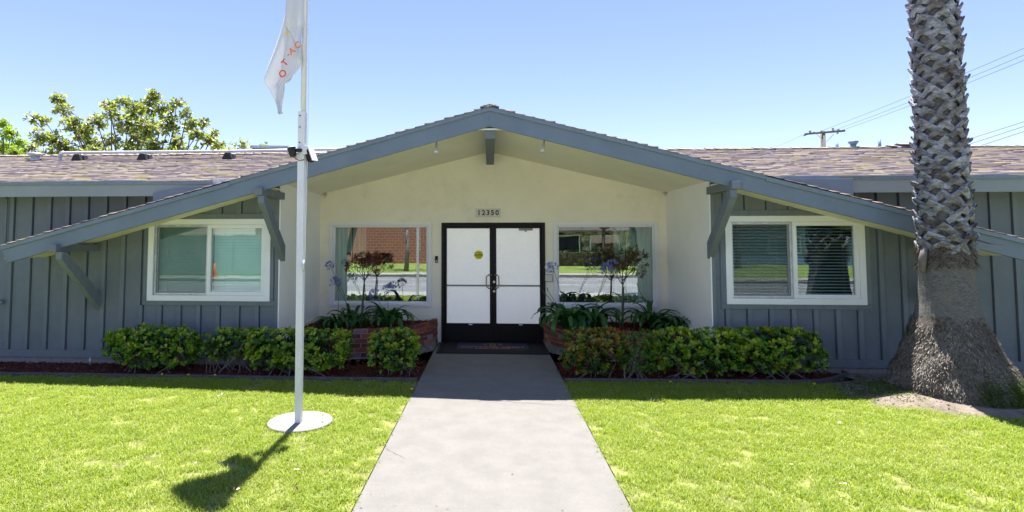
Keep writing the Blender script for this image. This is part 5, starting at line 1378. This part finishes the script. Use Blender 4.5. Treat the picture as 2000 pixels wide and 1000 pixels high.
# ================================================================== ON THE ROOF
def roofz(y): return wing(y)
pl = thing('roof_pipe', 'long white pipe running level above the left roof ridge', 'pipe', (-5.5, 10.35, 3.55))
mb = MB(); mb.tube([(-8.34, 10.3, roofz(10.3)), (-8.34, 10.3, 3.53), (-8.30, 10.3, 3.565), (-8.2, 10.3, 3.57), (-5.0, 10.3, 3.565), (-1.2, 10.3, 3.60)], .027, 12); mb.build('pipe', 'pipe', pl, smooth=True)
mb = MB(); mb.tube([(-8.345, 10.3, 3.50), (-8.33, 10.3, 3.55), (-8.27, 10.3, 3.572)], .037, 12); mb.tube([(-8.345, 10.3, roofz(10.3) - .02), (-8.345, 10.3, 3.48)], .033, 12); mb.build('elbow', 'galv', pl, smooth=True)
mb = MB(); mb.tube([(-5.29, 10.3, 3.565), (-5.21, 10.3, 3.565)], .032, 12); mb.build('coupling', 'galv', pl, smooth=True)
for cx, lab in ((-7.93, 'black pipe support block at the left end of the roof pipe'), (-6.62, 'black pipe support block in the middle of the roof pipe'), (-4.95, 'black pipe support block at the right end of the roof pipe')):
    q = thing('pipe_support', lab, 'pipe support', (cx, 10.3, roofz(10.3)))
    zb = roofz(10.3)
    mb = MB(); mb.prism([(cx - .10, zb - .02), (cx + .10, zb - .02), (cx + .055, zb + .10), (cx - .045, zb + .10)], 'y', 10.17, 10.42); mb.build('block', 'black', q, bevel=.004)
    mb = MB(); mb.box((cx - .012, 10.295, zb + .09), (cx + .012, 10.305, 3.60)); mb.build('strap', 'galv', q)
def roof_vent(x, y, h, r_, mat, label, hood=True):
    q = thing('roof_vent', label, 'roof vent', (x, y, roofz(y)))
    z = roofz(y) - .02
    if hood:
        mb = MB(); mb.lathe([(r_ * 1.25, 0), (r_, .03), (r_ * .95, h * .6)], (x, y, z), 16); mb.build('neck', mat, q, smooth=True)
        mb = MB(); mb.lathe([(r_ * 1.0, h * .55), (r_ * 1.75, h * .85), (r_ * 1.8, h * .92), (r_ * 1.5, h)], (x, y, z), 16); mb.build('cap', mat, q, smooth=True)
    else:
        mb = MB(); mb.tube([(x, y, z), (x, y, z + h)], r_, 14); mb.build('stack', mat, q, smooth=True)
        mb = MB(); mb.lathe([(r_ * 2, 0), (r_ * 1.15, .02), (r_ * 1.1, .06)], (x, y, z), 14); mb.build('flashing_cone', 'galv', q, smooth=True)
roof_vent(-8.86, 10.3, .17, .075, 'galv', 'grey metal hooded vent at the far left of the roof')
roof_vent(6.71, 11.15, .20, .026, 'bluesteel', 'short upright blue pipe vent left of the hooded vent on the right roof', False)
roof_vent(6.92, 11.0, .16, .05, 'bluesteel', 'blue hooded vent between two upright pipes on the right roof')
roof_vent(7.48, 11.12, .24, .026, 'bluesteel', 'short upright pipe vent farthest right, beside the palm trunk', False)
q = thing('fallen_shingle', 'small pale scrap lying on the right roof slope', 'debris', (5.0, 10.35, roofz(10.35)))
mb = MB(); mb.box((4.96, 10.3, roofz(10.3) + .02), (5.06, 10.36, roofz(10.3) + .05)); mb.build('scrap', 'plastic', q)
ac = thing('rooftop_unit', 'grey box-shaped air unit behind the roof ridge near the flagpole', 'air conditioner', (-5.6, 14.0, 3.2))
mb = MB(); mb.box((-6.05, 13.8, 2.6), (-5.05, 14.5, 4.22)); mb.build('casing', 'accase', ac, bevel=.01)
mb = MB(); mb.prism([(-6.1, 4.222), (-4.98, 4.222), (-5.12, 4.27), (-6.08, 4.29)], 'y', 13.75, 14.55); mb.build('lid', 'galv', ac)
mb = MB()
for k in range(8): mb.box((-5.98, 13.785, 3.9 + .035 * k), (-5.5, 13.799, 3.92 + .035 * k))
mb.build('louvre', 'grayplastic', ac)
mb = MB(); mb.box((-5.0, 14.0, 2.6), (-4.4, 14.5, 4.09)); mb.build('duct', 'grayplastic', ac)

# ================================================================== UTILITY POLE AND WIRES
up = thing('utility_pole', 'wooden utility pole with one crossarm rising behind the right roof', 'utility pole', (34.7, 60, 0))
mb = MB(); mb.tube([(34.75, 60, -.2), (34.72, 60, 13.35)], [.27, .23], 14); mb.build('pole', 'wood', up, smooth=True)
mb = MB(); mb.prism([(32.75, 12.93), (36.75, 13.22), (36.75, 13.42), (32.75, 13.10)], 'y', 59.6, 59.75); mb.build('crossarm', 'wood', up)
mb = MB(); mb.prism([(32.5, 12.75), (33.2, 13.0), (33.2, 13.15), (32.5, 12.9)], 'y', 59.3, 59.5); mb.build('crossarm_stub', 'wood', up)
for a, b in ((33.9, 34.6), (35.6, 34.85)):
    mb = MB(); mb.tube([(a, 59.6, 12.98), (b, 59.6, 12.2)], .03, 5); mb.build('brace', 'galv', up)
for x, z, h in ((33.25, 13.06, .38), (33.65, 13.1, .16), (34.4, 13.22, .16), (35.55, 13.28, .40), (36.1, 13.32, .2), (36.0, 12.98, .16)):
    mb = MB(); mb.lathe([(.05, 0), (.11, h * .4), (.11, h * .8), (.04, h)], (x, 59.65, z), 8); mb.build('insulator', 'ceramic', up)
def wire(a, b, sag, label, r_=.02):
    A_, B_ = Vector(a), Vector(b); pts = []
    for i in range(25):
        t_ = i / 24; p_ = A_.lerp(B_, t_); p_.z -= sag * 4 * t_ * (1 - t_); pts.append(p_)
    mb = MB(); mb.tube(pts, r_, 5); o = mb.build('power_line', 'wire', origin=A_); tag(o, label, 'power line', 'wires crossing the sky at right')
A1 = (34.0, 59.7, 13.35)
for (sx, sy, ex, ey, lab) in ((1603, 256, 2060, 68, 'topmost thin wire running up right from the utility pole'), (1622, 257, 2060, 82, 'middle thin wire running up right from the utility pole'), (1640, 256, 2060, 93, 'lower thin wire running up right from the right arm tip of the utility pole')):
    a_ = px(sx, sy, 59.7); e_ = px(ex, ey, 34); wire(a_, e_, .15, lab, .014)
for (y0, y1, lab) in ((272, 234, 'upper of the three low wires right of the palm trunk'), (282, 243, 'middle of the three low wires right of the palm trunk'), (292, 253, 'lowest of the three low wires right of the palm trunk')):
    a_ = px(1890, y0 + 0, 40); e_ = px(2030, y1 - 6, 36); dv = (Vector(a_) - Vector(e_)); a2 = Vector(a_) + dv * .8; wire(tuple(a2), e_, .02, lab, .016)
wire(px(1572, 262, 59.7), px(1480, 300, 75), .1, 'faint wire running down left from the utility pole', .012)

# ================================================================== SMALL THINGS ON THE LAWN
def flat_at(x, y):                              # photo reading to a place on the lawn
    a_ = Vector(px(x, y, 1.0)) - Vector((0, 0, EYE)); k = (0.02 - EYE) / a_.z; return Vector((a_.x * k, a_.y * k, .0))
for x, y, lab in ((316, 736, 'yellow dandelion beside the left bed edging'), (365, 738, 'tiny yellow dandelion in the shaded strip of the left lawn'), (424, 743, 'small yellow dandelion near the sunlit edge left of the flagpole'), (626, 825, 'yellow dandelion with a stalk standing on the concrete disc'), (647, 818, 'yellow dandelion at the right rim of the concrete disc'),
                  (800, 766, 'yellow dandelion close to the left edge of the path'), (1306, 752, 'yellow dandelion on the shaded strip right of the path'), (1590, 762, 'yellow dandelion in the sun below the right end of the hedge'), (1655, 716, 'yellow dandelion by the wall at the end of the right bed')):
    p_ = flat_at(x, y); q = thing('dandelion', lab, 'dandelion', tuple(p_))
    mb = MB(); mb.tube([p_, p_ + Vector((.004, 0, .075))], .0015, 5); mb.build('stalk', 'stem', q)
    mb = MB(); mb.lathe([(.004, .072), (.014, .080), (.012, .086), (.002, .089)], tuple(p_ + Vector((.004, 0, 0))), 10); mb.build('bloom', 'dandelion', q)
for x, y, lab in ((387, 908, 'pair of pale petals lying on the left lawn above the flag shadow'), (578, 921, 'white petal lying on the lawn below the flagpole shadow'), (453, 965, 'pinkish petal in the flag shadow at the bottom'), (425, 770, 'tiny pink petal on the sunlit left lawn'), (574, 950, 'brown curled leaf on the left lawn'), (1637, 835, 'pink petal on the right lawn near the mound'), (1548, 910, 'pale petal in the middle of the right lawn'), (1645, 945, 'pale petal low on the right lawn')):
    p_ = flat_at(x, y); q = thing('fallen_petal', lab, 'petal', tuple(p_ + Vector((0, 0, .03))))
    scatter('petal', 'deadleaf' if 'brown' in lab else 'petal', LEAF_V, LEAF_F, [frame_mat(p_ + Vector((.01 * k, .012 * k, .035)), rdir() + Vector((0, 0, .2)), (0, 0, 1), (.03, .04, .05)) for k in range(2)], q, None)
# dry litter on the bare soil and mulch
mats = []
for _ in range(420):
    x = random.uniform(4.3, 6.8); y = random.uniform(6.5, 8.25); z = -.015 + mound(x, y)
    mats.append(frame_mat((x, y, z + .008), rdir() * Vector((1, 1, .15)), Vector((0, 0, 1)) + rdir() * .4, (random.uniform(.02, .05), random.uniform(.015, .04), .03)))
scatter('leaf_litter', 'fiber', LEAF_V, LEAF_F, mats)
mats = []
for _ in range(2200):                           # low clover and moss on the shaded soil beside the right bed
    x = random.gauss(4.9, .35); y = random.gauss(7.2, .22)
    if y < 6.7 or y > 8.2: continue
    mats.append(frame_mat((x, y, -.01 + mound(x, y)), rdir() + Vector((0, 0, .5)), rdir(), (.022, .024, .02)))
scatter('clover', 'moss', LEAF_V, LEAF_F, mats)

# ================================================================== ACROSS THE STREET (seen in the panes)
nb = thing('brick_building', 'red brick building across the street, seen reflected in the entrance windows', 'building', (-8, -27, 0))
mb = MB(); mb.box((-18.5, -34, 0), (6.0, -26.5, 5.5)); mb.build('wall', 'farbrick', nb)
mb = MB(); mb.box((6.0, -34, 0), (15.5, -25.9, 2.9)); mb.build('stone_wing', 'farstone', nb)
mb = MB(); mb.prism([(-25.0, 2.75), (-34.5, 4.6), (-34.5, 4.4), (-25.0, 2.6)], 'x', 2.8, 16.2); mb.build('roof', 'roofdeck', nb)
for x in (5.0, 8.2):
    mb = MB(); win_frame(x, x + 2.4, .9, 2.4, -25.895, -25.85, .08, mb); wf = mb.build('window', 'vinyl', nb)
    mb = MB(); mb.box((x + .08, -25.89, .98), (x + 2.32, -25.87, 2.32)); mb.build('pane', 'farglass', wf)
tf_ = thing('tarp_fence', 'green fabric covered fence across the street, reflected in the left grey wall window', 'fence', (-15, -13.5, 0))
mb = MB()
for k in range(27): mb.box((-21 + .40 * k, -13.55 + .04 * math.sin(k * 1.7), .03), (-20.6 + .40 * k, -13.5 + .04 * math.sin(k * 1.7), 2.2))
mb.build('fabric', 'tarp', tf_)
for k in range(6):
    mb = MB(); mb.tube([(-21 + 2.1 * k, -13.6, 0), (-21 + 2.1 * k, -13.6, 2.3)], .03, 6); mb.build('post', 'galv', tf_)
nh = thing('blue_house', 'pale blue house across the street, seen reflected in the right windows', 'house', (25, -30, 0))
mb = MB(); mb.box((18, -38, 0), (34, -29, 3.0)); mb.build('wall', 'bluesteel', nh)
mb = MB(); mb.prism([(17.4, 3.0), (34.6, 3.0), (26, 5.4)], 'y', -38.5, -28.4); mb.build('roof', 'roofdeck', nh)
mb = MB(); win_frame(22, 24.5, .9, 2.3, -28.99, -28.95, .1, mb); mb.build('window', 'vinyl', nh)
random.seed(5)
blob_tree('street_tree', 'dark leafy street tree across the road, reflected in the right entrance window', 'tree', (7.5, -17, 0), [(7.5 + random.uniform(-1.8, 1.8), -17 + random.uniform(-1.5, 1.5), 4.2 + random.uniform(-1, 1.4), .9) for _ in range(14)], 'streetleaf', .14, 500, 6, 'bark', .12)
blob_tree('street_tree', 'leafy tree in front of the blue house, reflected in the far right window', 'tree', (17.5, -24, 0), [(17.5 + random.uniform(-2.4, 2.4), -24 + random.uniform(-2, 2), 4.6 + random.uniform(-1.2, 1.6), 1.1) for _ in range(14)], 'streetleaf', .16, 500, 6, 'bark', .16)
blob_tree('street_tree', 'pale-trunked tree on the far lawn, reflected in the left entrance window', 'tree', (-5.2, -14, 0), [(-5.2 + random.uniform(-1.5, 1.5), -14 + random.uniform(-1.5, 1.5), 6.2 + random.uniform(-.8, 1.2), .9) for _ in range(10)], 'streetleaf', .14, 350, 6, 'twig', .12)
hg = thing('far_hedge', 'clipped green hedge before the brick building, seen in the right entrance window', 'hedge', (7, -22, 0))
mats = []
for _ in range(5000):
    x = random.uniform(3.5, 12.5); y = random.uniform(-22.6, -21.8); z = random.uniform(.0, 1.15)
    mats.append(frame_mat((x, y, z), rdir(), rdir(), .16))
scatter('foliage', 'streetleaf', LEAF_V, LEAF_F, mats, hg, 'stuff')
mb = MB(); mb.box((3.5, -22.5, 0), (12.5, -21.9, 1.0)); mb.build('branches', 'darktwig', hg)
cn = thing('traffic_cone', 'orange traffic cone across the street, reflected in the left grey wall window', 'traffic cone', (-14.5, -12, 0))
mb = MB(); mb.box((-14.7, -12.2, 0), (-14.3, -11.8, .04)); mb.build('foot', 'flagorange', cn)
mb = MB(); mb.lathe([(.15, .04), (.03, .72)], (-14.5, -12, 0), 16); mb.build('cone', 'flagorange', cn, smooth=True)
mats = []
for _ in range(60):                              # dry scraps blown onto the path and the pad
    x = random.choice((random.uniform(PX0, PX1), PX0 + abs(random.gauss(0, .08)), PX1 - abs(random.gauss(0, .08)))); y = random.uniform(3.6, 9.2)
    mats.append(frame_mat((x, y, .004), rdir() * Vector((1, 1, .1)), Vector((0, 0, 1)) + rdir() * .3, (random.uniform(.010, .028), random.uniform(.010, .022), .02)))
scatter('leaf_litter', 'deadleaf', LEAF_V, LEAF_F, mats)
print('objects', len(bpy.data.objects))
